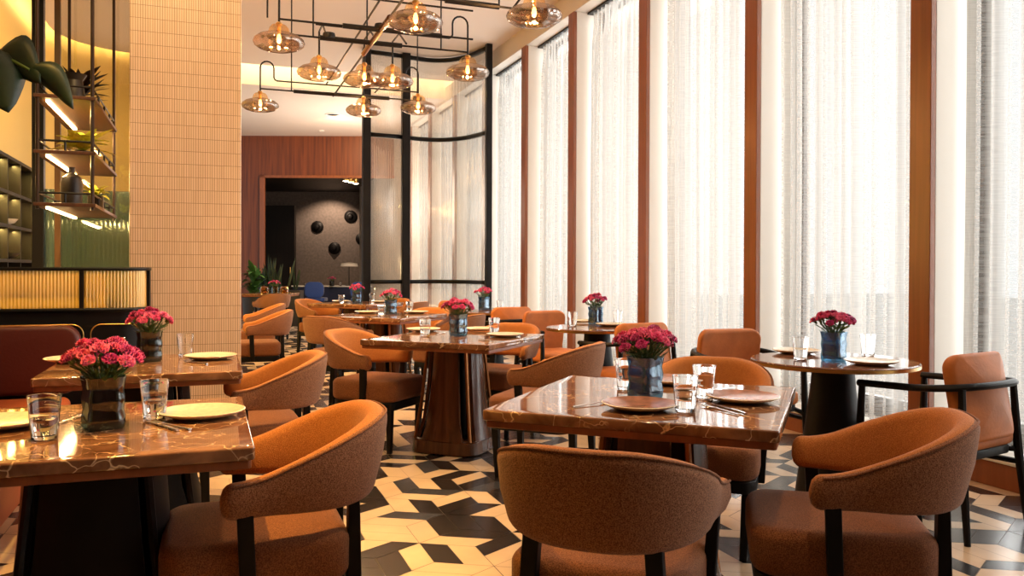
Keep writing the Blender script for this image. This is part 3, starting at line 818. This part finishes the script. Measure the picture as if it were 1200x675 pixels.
for i in range(26): leaf(m, (rnd.uniform(-.42,.42),rnd.uniform(-.1,.1),.74), (rnd.uniform(-.25,.25),rnd.uniform(-.2,.2),1), (0,1,0), rnd.uniform(.4,.75), .032, 0)
m.build('foliage', M['leaf_dark'], t)
# big-leaved plant whose leaves hang into the picture at the upper left
t = thing('rubber_plant', 'large dark green plant leaves hanging in at the upper left corner', 'plant', (-1.75,3.5,0))
m = MB(); m.lathe([(.16,0),(.2,.02),(.22,.5),(.2,.5)], 28); m.build('pot', M['pot'], t)
m = MB(); m.tube([(0,0,.48),(.05,0,1.2),(.2,0,1.9),(.45,.02,2.25)], [.02,.018,.014,.01]); 
def rel(u,v,Z): return Pz(u,v,Z)-Vector((-1.75,3.5,0))
tip = rel(-25,50,2.95)
m.tube([(.2,0,1.9),(.45,.0,2.12),tuple(tip)], .008); m.tube([tuple(tip), tuple(rel(35,82,2.95))], .006); m.build('stem', M['stem'], t)
lm = MB()
def leaf2(a, c, w, sag, lm=lm, tw=(0,0)):
    a, c = Vector(a), Vector(c); d = (c-a); n = 10; view = (a+Vector((-1.75,3.5,-1.2))).normalized()
    side = d.cross(view).normalized(); rows = []
    for i in range(n+1):
        s = i/n; ww = w*(math.sin(PI*min(1,s*.92+.05))**.75)*(1-.55*s)*1.25 if i < n else .001
        p = a+d*s+Vector((0,0,1))*sag*math.sin(PI*s); fl = view*ww*.45
        rows.append([p-side*ww+fl, p-side*ww*.5+fl*.3, p, p+side*ww*.5+fl*.3, p+side*ww+fl])
    lm.rings(rows, 0, False, False, False)
leaf2(rel(-14,60,2.9), rel(10,132,2.9), .10, .01)
leaf2(rel(-5,66,2.95), rel(48,98,2.95), .085, .05)
leaf2(rel(38,78,2.95), rel(86,128,2.98), .05, .04)
leaf2((.45,.02,2.25), (.2,-.3,2.5), .1, .04); leaf2((.2,0,1.9), (-.1,-.3,2.0), .1, .04)
m = lm.build('foliage', M['leaf_dark'], t, angle=80)
sd = m.modifiers.new('s','SOLIDIFY'); sd.thickness = .002
# ================================================================== BAR, BOOTH AND LEFT SIDE
bar = thing('bar_counter', 'black bar counter with a lit ribbed glass screen on top at the left', 'counter', (0,0,0))
m = MB()
def bar_plan(off):
    o = [(-2.3,5.6+off)]
    for i in range(9):
        a = PI/2*i/8; o.append((-.53+(.16-off)*math.sin(a), 5.76-(.16-off)*math.cos(a)))
    o += [(-.37-off,5.86),(-.37-off,5.875)]
    return o
pl = bar_plan(0)+[(-.52,5.88),(-.52,7.0),(-2.3,7.0)]
m.rings([[(x,y,0) for x,y in pl],[(x,y,.935) for x,y in pl]]); m.build('body', M['black'], bar, angle=30)
m = MB(); pt = [(x,y) for x,y in bar_plan(.005)]; pti = [(x,y+.05) for x,y in bar_plan(.055)]
def ring_strip(z0, z1, name, off, th, mat):
    m = MB(); pp = bar_plan(off); m.rings([[(x,y,z0) for x,y in pp],[(x,y,z1) for x,y in pp]], 0, False, False, False)
    o = m.build(name, mat, bar); s = o.modifiers.new('s','SOLIDIFY'); s.thickness = th; s.offset = 0; return o
ring_strip(1.185, 1.205, 'top_rail', .01, .05, M['black']); ring_strip(.93, .955, 'bottom_rail', .01, .045, M['black'])
# corrugated glass
pp = bar_plan(.012); Ls = [0]
for i in range(1,len(pp)): Ls.append(Ls[-1]+math.dist(pp[i],pp[i-1]))
m = MB(); rowa = []; rowb = []; tot = Ls[-1]; n = int(tot/.0048); k = 1
for i in range(n+1):
    s = tot*i/n
    while k < len(Ls)-1 and s > Ls[k]: k += 1
    f = (s-Ls[k-1])/(Ls[k]-Ls[k-1]); a, b_ = Vector(pp[k-1]), Vector(pp[k]); d = (b_-a).normalized(); nn = Vector((d.y,-d.x))
    q_ = a+(b_-a)*f+nn*.0035*math.cos(2*PI*s/.0192)
    rowa.append((q_.x,q_.y,.955)); rowb.append((q_.x,q_.y,1.187))
m.rings([rowa,rowb], 0, False, False, False); m.build('ribbed_glass', M['ribbed'], bar, angle=80)
for x in (-.73,-1.75): 
    m = MB(); m.box(x-.012,x+.012,5.59,5.63,.94,1.19); m.build('post', M['black'], bar, smooth=False)
m = MB(); m.box(-.385,-.36,5.78,5.87,.94,1.19); m.build('post', M['black'], bar, smooth=False)
m = MB(); m.box(-2.3,-.62,5.80,5.81,.94,1.16); m.build('back_panel', M['gold'], bar, smooth=False)
m = MB(); m.box(-2.3,-.66,5.70,5.74,.937,.947); m.build('light_strip', emit('bar_led', (1,.66,.2), 6), bar, smooth=False)
m = MB(); m.box(-2.3,-.66,5.62,5.80,1.02,1.035); m.build('inner_shelf', M['black'], bar, smooth=False)
m = MB()
def rrect(x0,x1,z0,z1,r,y):
    o = []
    for cx,cz_,a0 in ((x1-r,z1-r,0),(x0+r,z1-r,90),(x0+r,z0+r,180),(x1-r,z0+r,270)):
        for i in range(7):
            a = R(a0+15*i); o.append((cx+r*math.cos(a), y, cz_+r*math.sin(a)))
    return o+[o[0]]
for x0,x1 in ((-.68,-.40),(-2.2,-.72)): m.tube(rrect(x0,x1,.2,.855,.06,5.598), .004, 6)
m.build('brass_inlay', M['brass'], bar)
booth = thing('booth_bench', 'red and orange leather booth bench beside the left tables', 'bench', (-1.3,4.0,0))
m = MB(); m.pillow(.56, 3.55, .36, .455, .06, .04, .01, mat=Matrix.Translation((.27,-.4,0))); m.build('seat', M['booth'], booth, angle=60)
m = MB(); m.box(-.02,.40,-2.15,1.32,0,.36); m.build('base', M['booth'], booth, smooth=False, bevel=.01)
m = MB(); m.pillow(1.5,.40,0,.10,.09,.03,.01, mat=Matrix.Translation((-.16,1.47,.665)) @ Matrix.Rotation(R(90),4,'X')); m.build('backrest', M['red'], booth, angle=60)
m = MB(); m.pillow(.12,3.4,.455,.86,.04,.03,.0, mat=Matrix.Translation((-.06,-.5,0))); m.build('backrest', M['red'], booth, angle=60)
# partition frame with glass behind the bar
par = thing('glass_partition', 'tall dark framed glass partition behind the hanging shelf', 'partition', (-1.2,7.05,0))
m = MB(); m.box(-.05,.03,-.03,.05,.0,CEIL-.01); m.build('post', M['black'], par, smooth=False, bevel=.004)
m = MB(); m.box(.10,.14,-.02,.02,0,CEIL-.01); m.build('post', plain('amber_post', (.10,.05,.015), .4), par, smooth=False)
m = MB(); m.box(.14,.72,-.004,.004,0,CEIL-.01); m.build('pane', M['clearpanel'], par, smooth=False)
m = MB(); m.box(.03,.72,.012,.024,0,1.80); m.build('fluted_panel', M['tealglass'], par, smooth=False)
# hanging shelf
SX0, SX1, SY0, SY1 = -.98, -.68, 5.68, 6.9
hs = thing('hanging_shelf', 'three-tier hanging shelf with lit dark wood boards, left of the pillar', 'shelf', ((SX0+SX1)/2,(SY0+SY1)/2,0))
ox, oy = (SX0+SX1)/2, (SY0+SY1)/2; hw, hd = .15, .61
for (sx,sy) in ((-1,-1),(1,-1),(1,1),(-1,1)):
    m = MB(); m.tube([(sx*hw,sy*hd,1.56),(sx*hw,sy*hd,CEIL-.004)], .011, 8); m.build('rod', plain('rod_bronze', (.05,.028,.018), .35, .6), hs)
SZ = (1.60,1.92,2.26)
for z in SZ:
    m = MB(); m.box(-hw-.02,hw+.02,-hd-.02,hd+.02,z-.022,z); sh = m.build('shelf_board', M['shelf'], hs, smooth=False, bevel=.003)
    m = MB(); m.tube([(-hw,-hd,z+.06),(hw,-hd,z+.06),(hw,hd,z+.06),(-hw,hd,z+.06),(-hw,-hd,z+.06)], .007, 6)
    for (sx,sy) in ((0,-1),(1,0),(-1,0),(1,.5),(1,-.5)): m.tube([(sx*hw,sy*hd,z),(sx*hw,sy*hd,z+.06)], .007, 6)
    m.build('gallery_rail', M['black'], sh)
    m = MB(); m.box(-hw+.035,-hw+.055,-hd+.06,hd-.05,z-.034,z-.022); m.build('light_strip', M['led'], sh, smooth=False)
    ll = bpy.data.lights.new('shelf_led', 'AREA'); ll.shape = 'RECTANGLE'; ll.size = .02; ll.size_y = 1.0; ll.energy = 13; ll.color = (1,.62,.25)
    lo = bpy.data.objects.new('shelf_led', ll); C.objects.link(lo); lo.location = (ox-hw+.045, oy, z-.036); lo.rotation_euler = (0,R(-25),0)
bot = [(.05,0),(.062,.01),(.066,.14),(.055,.18),(.02,.205),(.018,.235),(.023,.245)]
def onshelf(u, y, z):
    d = ray(u, 200); t = y/d.y; return (d.x*t, y, z)
m = MB(); m.lathe([(.07,0),(.075,.01),(.06,.10),(.05,.16),(.075,.2),(.07,.2)], 24); o = m.build('urn', M['pot']); o.location = onshelf(87,6.0,SZ[2]); tag(o, 'dark urn on the top board of the hanging shelf', 'vase')
rosette('bromeliad', 'dark spiky plant on the top board of the hanging shelf', onshelf(93,6.32,SZ[2]), 54, .24, .034, M['leaf_brown'], [(.05,0),(.055,.08),(.05,.08)], M['pot'], 5, .9, .25, base=.1)
rosette('potted_pothos', 'bright yellow-green plant on the middle board of the hanging shelf', onshelf(97,6.05,SZ[1]), 34, .22, .048, M['leaf_lime'], [(.04,0),(.05,.05),(.045,.05)], M['pot'], 6, .8, .4, base=.05)
rosette('small_pothos', 'yellow-green plant in a square dark pot on the lowest hanging board', onshelf(112,6.15,SZ[0]), 26, .13, .034, M['leaf_lime'], [(.05,0),(.05,.085),(.045,.085)], M['pot'], 8, .8, .5, base=.04)
m = MB(); m.lathe(bot, 24); o = m.build('bottle_vase', M['pot']); o.location = onshelf(84,5.9,SZ[0]); tag(o, 'dark bottle-shaped vase on the lowest board of the hanging shelf', 'vase')
# back bar shelving at the far left
bs = thing('back_bar_shelving', 'dark grid shelving with lit back at the far left edge', 'shelf', (-2.12,9.0,0))
m = MB(); m.box(-.19,-.17,-1.4,2.7,0,2.45); m.build('back', M['gold'], bs, smooth=False)
for z in (.05,1.28,1.66,2.03,2.42): m = MB(); m.box(-.17,.06,-1.4,2.7,z-.018,z+.018); m.build('shelf_board', M['dark'], bs, smooth=False)
for y in (-1.4,-.5,.4,1.3,1.95,2.7): m = MB(); m.box(-.17,.06,y-.015,y+.015,0,2.44); m.build('upright', M['dark'], bs, smooth=False)
for z in (1.66,2.03): m = MB(); m.box(-.16,-.14,-1.35,2.65,z-.03,z-.02); m.build('light_strip', M['led'], bs, smooth=False)
m = MB(); m.lathe([(.05,0),(.12,.03),(.15,.07),(.145,.07),(.11,.04),(.01,.012)], 24); o = m.build('bowl', M['pot']); o.location = (-2.17,10.7,1.299); tag(o, 'dark bowl on the far left grid shelving, lower tier', 'bowl')
m = MB(); m.lathe([(.05,0),(.12,.03),(.15,.07),(.145,.07),(.11,.04),(.01,.012)], 24); o = m.build('bowl', M['plate']); o.location = (-2.17,10.6,1.679); tag(o, 'pale bowl on the far left grid shelving, upper tier', 'bowl')
for z in (1.62,1.99,2.38):
    ll = bpy.data.lights.new('back_bar_led', 'AREA'); ll.shape = 'RECTANGLE'; ll.size = .03; ll.size_y = 3.6; ll.energy = 45; ll.color = (1,.68,.18)
    lo = bpy.data.objects.new('back_bar_led', ll); C.objects.link(lo); lo.location = (-2.13, 9.65, z); lo.rotation_euler = (0,R(-15),0)
# ================================================================== CHANDELIER
ch = thing('chandelier', 'branching black rod chandelier with smoked glass shades over the centre tables', 'chandelier', (1.2,6.6,CEIL))
O = Vector((1.2,6.6,CEIL))
ZB_ = 2.985
def tb(pts, r, name, mat=None):
    m = MB(); m.tube([Vector(p)-O for p in pts], r, 8); m.build(name, mat or M['black'], ch)
def hat(u, v): return G(u, v, 2.84)
shades = [(327,46),(487,22),(374,82),(427,90),(460,92),(548,82),(305,121),(426,127),(490,124),(626,15)]
def arc(c, r, ax, z, n=8):
    return [(c[0]-r*math.cos(PI*i/n)*ax, c[1], z+r*math.sin(PI*i/n)) for i in range(n+1)]
SP = [hat(u,v) for u,v in shades]
sh_prof = [(.062,.085),(.072,.075),(.076,.055),(.080,.042),(.105,.034),(.145,.020),(.172,-.002),(.180,-.022),(.172,-.043),(.145,-.062),(.105,-.075),(.06,-.080)]
cache = {}
def shade(p):
    if not cache:
        m = MB(); m.lathe(sh_prof[3:], 44, cap0=False, cap1=False); cache['s'] = m.build('shade', M['shade'], ch, angle=80).data
        o = [c for c in C.objects if c.parent == ch and c.data == cache['s']][0]
        m = MB(); m.lathe([(.022,.105),(.05,.098),(.066,.08),(.074,.055),(.080,.042)], 32, cap0=False, cap1=False); cache['n'] = m.build('neck', M['shade_neck'], o).data
        m = MB(); m.lathe([(.003,-.03),(.012,-.022),(.017,.0),(.013,.02),(.008,.035)], 16); cache['b'] = m.build('bulb', M['bulb'], o).data
        m = MB(); m.lathe([(.010,.035),(.013,.04),(.013,.09),(.022,.10),(.022,.115),(.008,.125)], 16); cache['k'] = m.build('socket', M['brass'], o).data
        m = MB(); m.lathe([(.018,-.082),(.018,-.035)], 16, cap0=False, cap1=False); cache['t'] = m.build('inner_tube', M['shade_neck'], o).data
    else:
        o = bpy.data.objects.new('shade', cache['s']); C.objects.link(o); o.parent = ch
        for nm, k in (('neck','n'),('bulb','b'),('socket','k'),('inner_tube','t')):
            x = bpy.data.objects.new(nm, cache[k]); C.objects.link(x); x.parent = o
    o.location = p-O
for p in SP: shade(p)
def stem(p, z): tb([(p.x,p.y,p.z+.115),(p.x,p.y,z)], .0075, 'stem')
P1,P2,P3,P4,P5,P6,P7,P8,P9,P10 = SP
def cross(y, xa, xb, ta, tb_, z=ZB_):
    tb([(xa,y,z),(xb,y,z)], .008, 'arm'); tb([(ta,y,z),(tb_,y,z)], .020, 'sleeve')
def goose(p, inward, xend, y, zr):
    """rod that rises over a shade in a swan neck and runs on along the bar"""
    s = 1 if inward > 0 else -1; r = .065
    pts = [(p.x,p.y,p.z+.115),(p.x,p.y,zr+.12)]
    for i in range(1,9):
        a = PI*i/8; pts.append((p.x+s*(r-r*math.cos(a)), p.y+(y-p.y)*i/8*.0, zr+.12+r*math.sin(a)))
    xe = p.x+s*2*r
    pts += [(xe,p.y,zr+.03),(xe+s*.01,p.y,zr+.01),(xe+s*.03,p.y,zr),(xend,y,zr)]
    tb(pts, .008, 'swan_neck_rod')
# rear bar
yb = 8.3
for p in (P7,P8,P9): pass
cross(P7.y, P7.x, P9.x+.1, P7.x+.32, P9.x-.2)
goose(P7, 1, P9.x+.1, P7.y, ZB_+.09); goose(P9, -1, P9.x-.35, P9.y, ZB_+.05)
tb([(P9.x-.35,P9.y,ZB_+.05),(P9.x-.35,P7.y,ZB_+.05)], .008, 'link'); tb([(P8.x,P8.y,P8.z+.115),(P8.x,P8.y,ZB_+.02),(P8.x,P7.y,ZB_)], .008, 'stem')
# middle bars
ym = P6.y
cross(ym, P3.x-.35, P6.x, P3.x-.05, P6.x-.55); goose(P6, -1, P1.x+.3, ym, ZB_+.10)
for p in (P3,P4,P5):
    zz = ZB_+.02
    tb([(p.x,p.y,p.z+.115),(p.x,p.y,zz+.15),(p.x,(p.y+ym)/2,zz+.15),(p.x,ym,zz)], .008, 'stem')
# near bars
cross(P1.y, P1.x, P1.x+1.45, P1.x+.45, P1.x+1.2); goose(P1, 1, P1.x+1.45, P1.y, ZB_+.22)
cross(P2.y, P2.x-.5, P10.x+.2, P2.x+.2, P10.x-.1); stem(P2, ZB_)
tb([(P10.x,P10.y,P10.z+.115),(P10.x,P10.y,ZB_+.06),(P10.x,P2.y,ZB_)], .008, 'stem')
# spine, along the room
tb([(1.2,P2.y-.3,ZB_),(1.2,P7.y+.1,ZB_)], .009, 'spine'); tb([(1.2,P2.y+.5,ZB_),(1.2,ym+.35,ZB_)], .022, 'spine_sleeve', M['pedestal'])
tb([(1.12,P2.y-.3,ZB_+.1),(1.12,P7.y,ZB_+.1)], .008, 'spine')
for (x,y) in ((P1.x,P1.y),(P1.x-.08,P1.y+.0),(P3.x-.1,ym),(1.2,ym+.2),(P6.x-.22,P1.y+.4),(P7.x+.3,P7.y),(P9.x+.1,P7.y),(1.2,P2.y),(P10.x-.1,P2.y)):
    tb([(x,y,ZB_),(x,y,CEIL-.003)], .0065, 'suspension_rod')
for (x,y) in ((P3.x+.02,ym),(1.2,P1.y),(P9.x+.1,P7.y),(1.2,P2.y)):
    m = MB(); m.lathe([(.045,-.02),(.05,0),(.045,.02)], 16, (x-O.x,y-O.y,ZB_+.02-O.z)); m.build('junction', M['black'], ch)
for p in SP:
    l = bpy.data.lights.new('bulb_lamp', 'POINT'); l.energy = 24; l.color = (1,.66,.36); l.shadow_soft_size = .015
    o = bpy.data.objects.new('bulb_lamp', l); C.objects.link(o); o.location = p+Vector((0,0,-.05))
# ================================================================== CEILING FITTINGS
def fitting(u, v, z, name, lab, rad, mat):
    p = G(u, v, z); m = MB(); m.lathe([(rad,0),(rad,-.012),(rad*.8,-.016),(rad*.75,-.006)], 24); o = m.build(name, M['white']); o.location = (p.x,p.y,z-.001); tag(o, lab, 'ceiling light' if mat else 'vent')
    m = MB(); m.lathe([(rad*.72,-.004),(rad*.72,-.006)], 20); m.build('lens', mat or M['greywall'], o)
fitting(390,134,4.36, 'air_vent', 'oval air vent on the rear ceiling above the wood portal', .16, None)
fitting(377,153,4.36, 'smoke_sensor', 'small round sensor on the rear ceiling near the wood wall', .06, None)
fitting(490,67,CEIL, 'downlight', 'small round downlight in the main ceiling between the lamp shades', .06, None)
fitting(541,59,CEIL, 'downlight', 'small round downlight in the main ceiling near the window wall', .06, None)
# ================================================================== ALCOVE
for u,v,d,lab in ((372,266,.19,'dark wall disc, leftmost on the grey back wall'),(411,254,.20,'dark wall disc, upper right on the grey back wall'),(392,291,.19,'dark wall disc, lowest on the grey back wall'),(424,280,.19,'dark wall disc half hidden by the black screen post')):
    p = Pz(u,v,ZA-.02); m = MB(); m.lathe([(d,0),(d,.02),(d*.85,.05),(d*.5,.07),(d*.3,.13),(.02,.14)], 28)
    o = m.build('wall_disc', M['dark']); o.matrix_world = Matrix.Translation(p) @ BR @ Matrix.Rotation(R(90),4,'X'); tag(o, lab, 'wall decoration', 'dark discs on the alcove wall')
ZF = 22.4
ft = thing('banquet_table', 'long navy-draped table with pale top in the rear alcove', 'table', (0,0,0)); ft.matrix_world = BR
xa, xb = (346-600)/F*ZF, (445-600)/F*ZF
m = MB(); m.box(xa,xb,ZF-.4,ZF+.4,.72,.75); m.build('tabletop', M['white'], ft, smooth=False); m = MB(); m.box(xa+.03,xb-.03,ZF-.37,ZF+.37,0,.72); m.build('skirt', M['navy'], ft, smooth=False)
for u,lab in ((371,'blue velvet chair in the rear alcove, left one'),(424,'blue velvet chair in the rear alcove, right one beside the post')):
    p = gp(u,21.2); t = thing('velvet_chair', lab, 'chair', (p.x,p.y,0), -YAW, 'blue chairs in the rear alcove')
    m = MB(); m.pillow(.5,.5,.36,.46,.08,.03); m.build('seat', M['blue'], t); m = MB(); m.pillow(.5,.42,0,.08,.16,.03,.01, mat=Matrix.Translation((0,-.2,.66)) @ Matrix.Rotation(R(90),4,'X')); m.build('backrest', M['blue'], t)
    for sx in (-1,1):
        for sy in (-1,1): m = MB(); m.taper((sx*.2,sy*.2,0),(sx*.19,sy*.19,.37),(.025,.025),(.035,.035)); m.build('leg', M['dark'], t, smooth=False)
for u,lab in ((358,'tumbler on the alcove table, far left'),(376,'tumbler on the alcove table, left of the flowers'),(399,'tumbler on the alcove table, right of the flowers'),(419,'tumbler on the alcove table, far right')): tumbler(u,335.3,lab)
vase(389,335, True, 'dark vase on the alcove table'); bouquet(389,335, 'pink carnations on the navy table in the rear alcove', 14, seed=12)
p = G(409,334.8,TZ); t = thing('table_lamp', 'thin table lamp with a flat shade in the rear alcove', 'lamp', p)
m = MB(); m.lathe([(.1,0),(.1,.015),(.012,.02),(.01,.55)], 16); m.build('stand', M['black'], t); m = MB(); m.lathe([(.24,.52),(.22,.60),(.05,.63)], 24); m.build('lamp_shade', M['plaster'], t)
for u,lab in ((405,'glowing ceiling spotlight at the top of the alcove, left'),(411,'glowing ceiling spotlight at the top of the alcove, middle'),(417,'glowing ceiling spotlight at the top of the alcove, right')):
    p = Pz(u,212+(u-405)*.25,21.0); m = MB(); m.lathe([(.05,.0),(.075,.05),(.075,.18),(.03,.2)], 16); o = m.build('spotlight', M['brass']); o.location = p; tag(o, lab, 'spotlight', 'spotlights at the alcove ceiling')
    m = MB(); m.tube([(0,0,.19),(0,0,3.6-p.z)], .01); m.build('stem', M['black'], o); m = MB(); m.lathe([(.07,-.004),(.02,-.02)], 16); m.build('bulb', M['spotface'], o)
# ================================================================== LIGHT
def area(name, loc, rot, sx, sy, power, c):
    l = bpy.data.lights.new(name, 'AREA'); l.shape = 'RECTANGLE'; l.size = sx; l.size_y = sy; l.energy = power; l.color = c
    o = bpy.data.objects.new(name, l); C.objects.link(o); o.location = loc; o.rotation_euler = rot; return o
def spot(name, loc, target, power, c, ang=50, blend=.5, rad=.06):
    l = bpy.data.lights.new(name, 'SPOT'); l.energy = power; l.color = c; l.spot_size = R(ang); l.spot_blend = blend; l.shadow_soft_size = rad
    o = bpy.data.objects.new(name, l); C.objects.link(o); o.location = loc
    o.rotation_euler = (Vector(target)-Vector(loc)).to_track_quat('-Z','Y').to_euler(); return o
area('daylight', (6.2,8.0,2.6), (0,R(90),0), 6.0, 26, 2700, (1,.985,.96))
warm = (1,.60,.16)
spot('downlight_lamp', (-.5,2.5,4.5), (-.25,2.6,.75), 520, (1,.55,.10), 40)
spot('downlight_lamp', (-.1,4.3,4.5), (0,4.2,.75), 400, warm, 40)
spot('downlight_lamp', (.6,2.6,4.5), (.6,3.4,0), 170, (1,.68,.32), 55)
spot('downlight_lamp', (-.4,3.6,4.5), (-.1,5.9,2.2), 260, (1,.66,.28), 60)
spot('downlight_lamp', (1.4,4.2,4.5), (1.2,5.0,.5), 220, (1,.68,.34), 60)
spot('downlight_lamp', (1.3,1.4,4.5), (1.4,2.2,.5), 120, (1,.66,.34), 60)
spot('downlight_lamp', (1.2,9.5,4.5), (1.2,9.0,.5), 300, (1,.68,.34), 80)
spot('downlight_lamp', (.3,12.5,4.5), (.6,12.0,.5), 250, (1,.68,.34), 80)
p = gp(400,16.8); spot('downlight_lamp', (p.x,p.y,4.3), gp(380,19.5)+Vector((0,0,3.4)), 130, (1,.6,.3), 90)
p = gp(385,24.5); spot('alcove_lamp', (p.x,p.y,3.5), gp(385,25.5)+Vector((0,0,1.6)), 150, (1,.72,.5), 110, .6, .03)
p = gp(440,16.8); pl_ = bpy.data.lights.new('rear_fill','POINT'); pl_.energy = 190; pl_.color = (1,.82,.66); pl_.shadow_soft_size = .8
po = bpy.data.objects.new('rear_fill', pl_); C.objects.link(po); po.location = (p.x,p.y,2.5)  # added point light without a fixture, brightens the rear ceiling
spot('wall_lamp', (-1.6,8.2,4.4), (-2.3,11.5,2.0), 700, (1,.62,.16), 80)
w = bpy.data.worlds.new('world'); bpy.context.scene.world = w; w.use_nodes = True
bg = w.node_tree.nodes['Background']; bg.inputs[0].default_value = (.95,.98,1,1); bg.inputs[1].default_value = .8
sc = bpy.context.scene
sc.view_settings.view_transform = 'Standard'; sc.view_settings.look = 'None'; sc.view_settings.gamma = 1; sc.view_settings.exposure = .55
sc.view_settings.use_curve_mapping = False
sc.cycles.use_denoising = True
sc.cycles.max_bounces = 10; sc.cycles.transparent_max_bounces = 16; sc.cycles.caustics_refractive = False; sc.cycles.caustics_reflective = False
sc.cycles.sample_clamp_indirect = 6
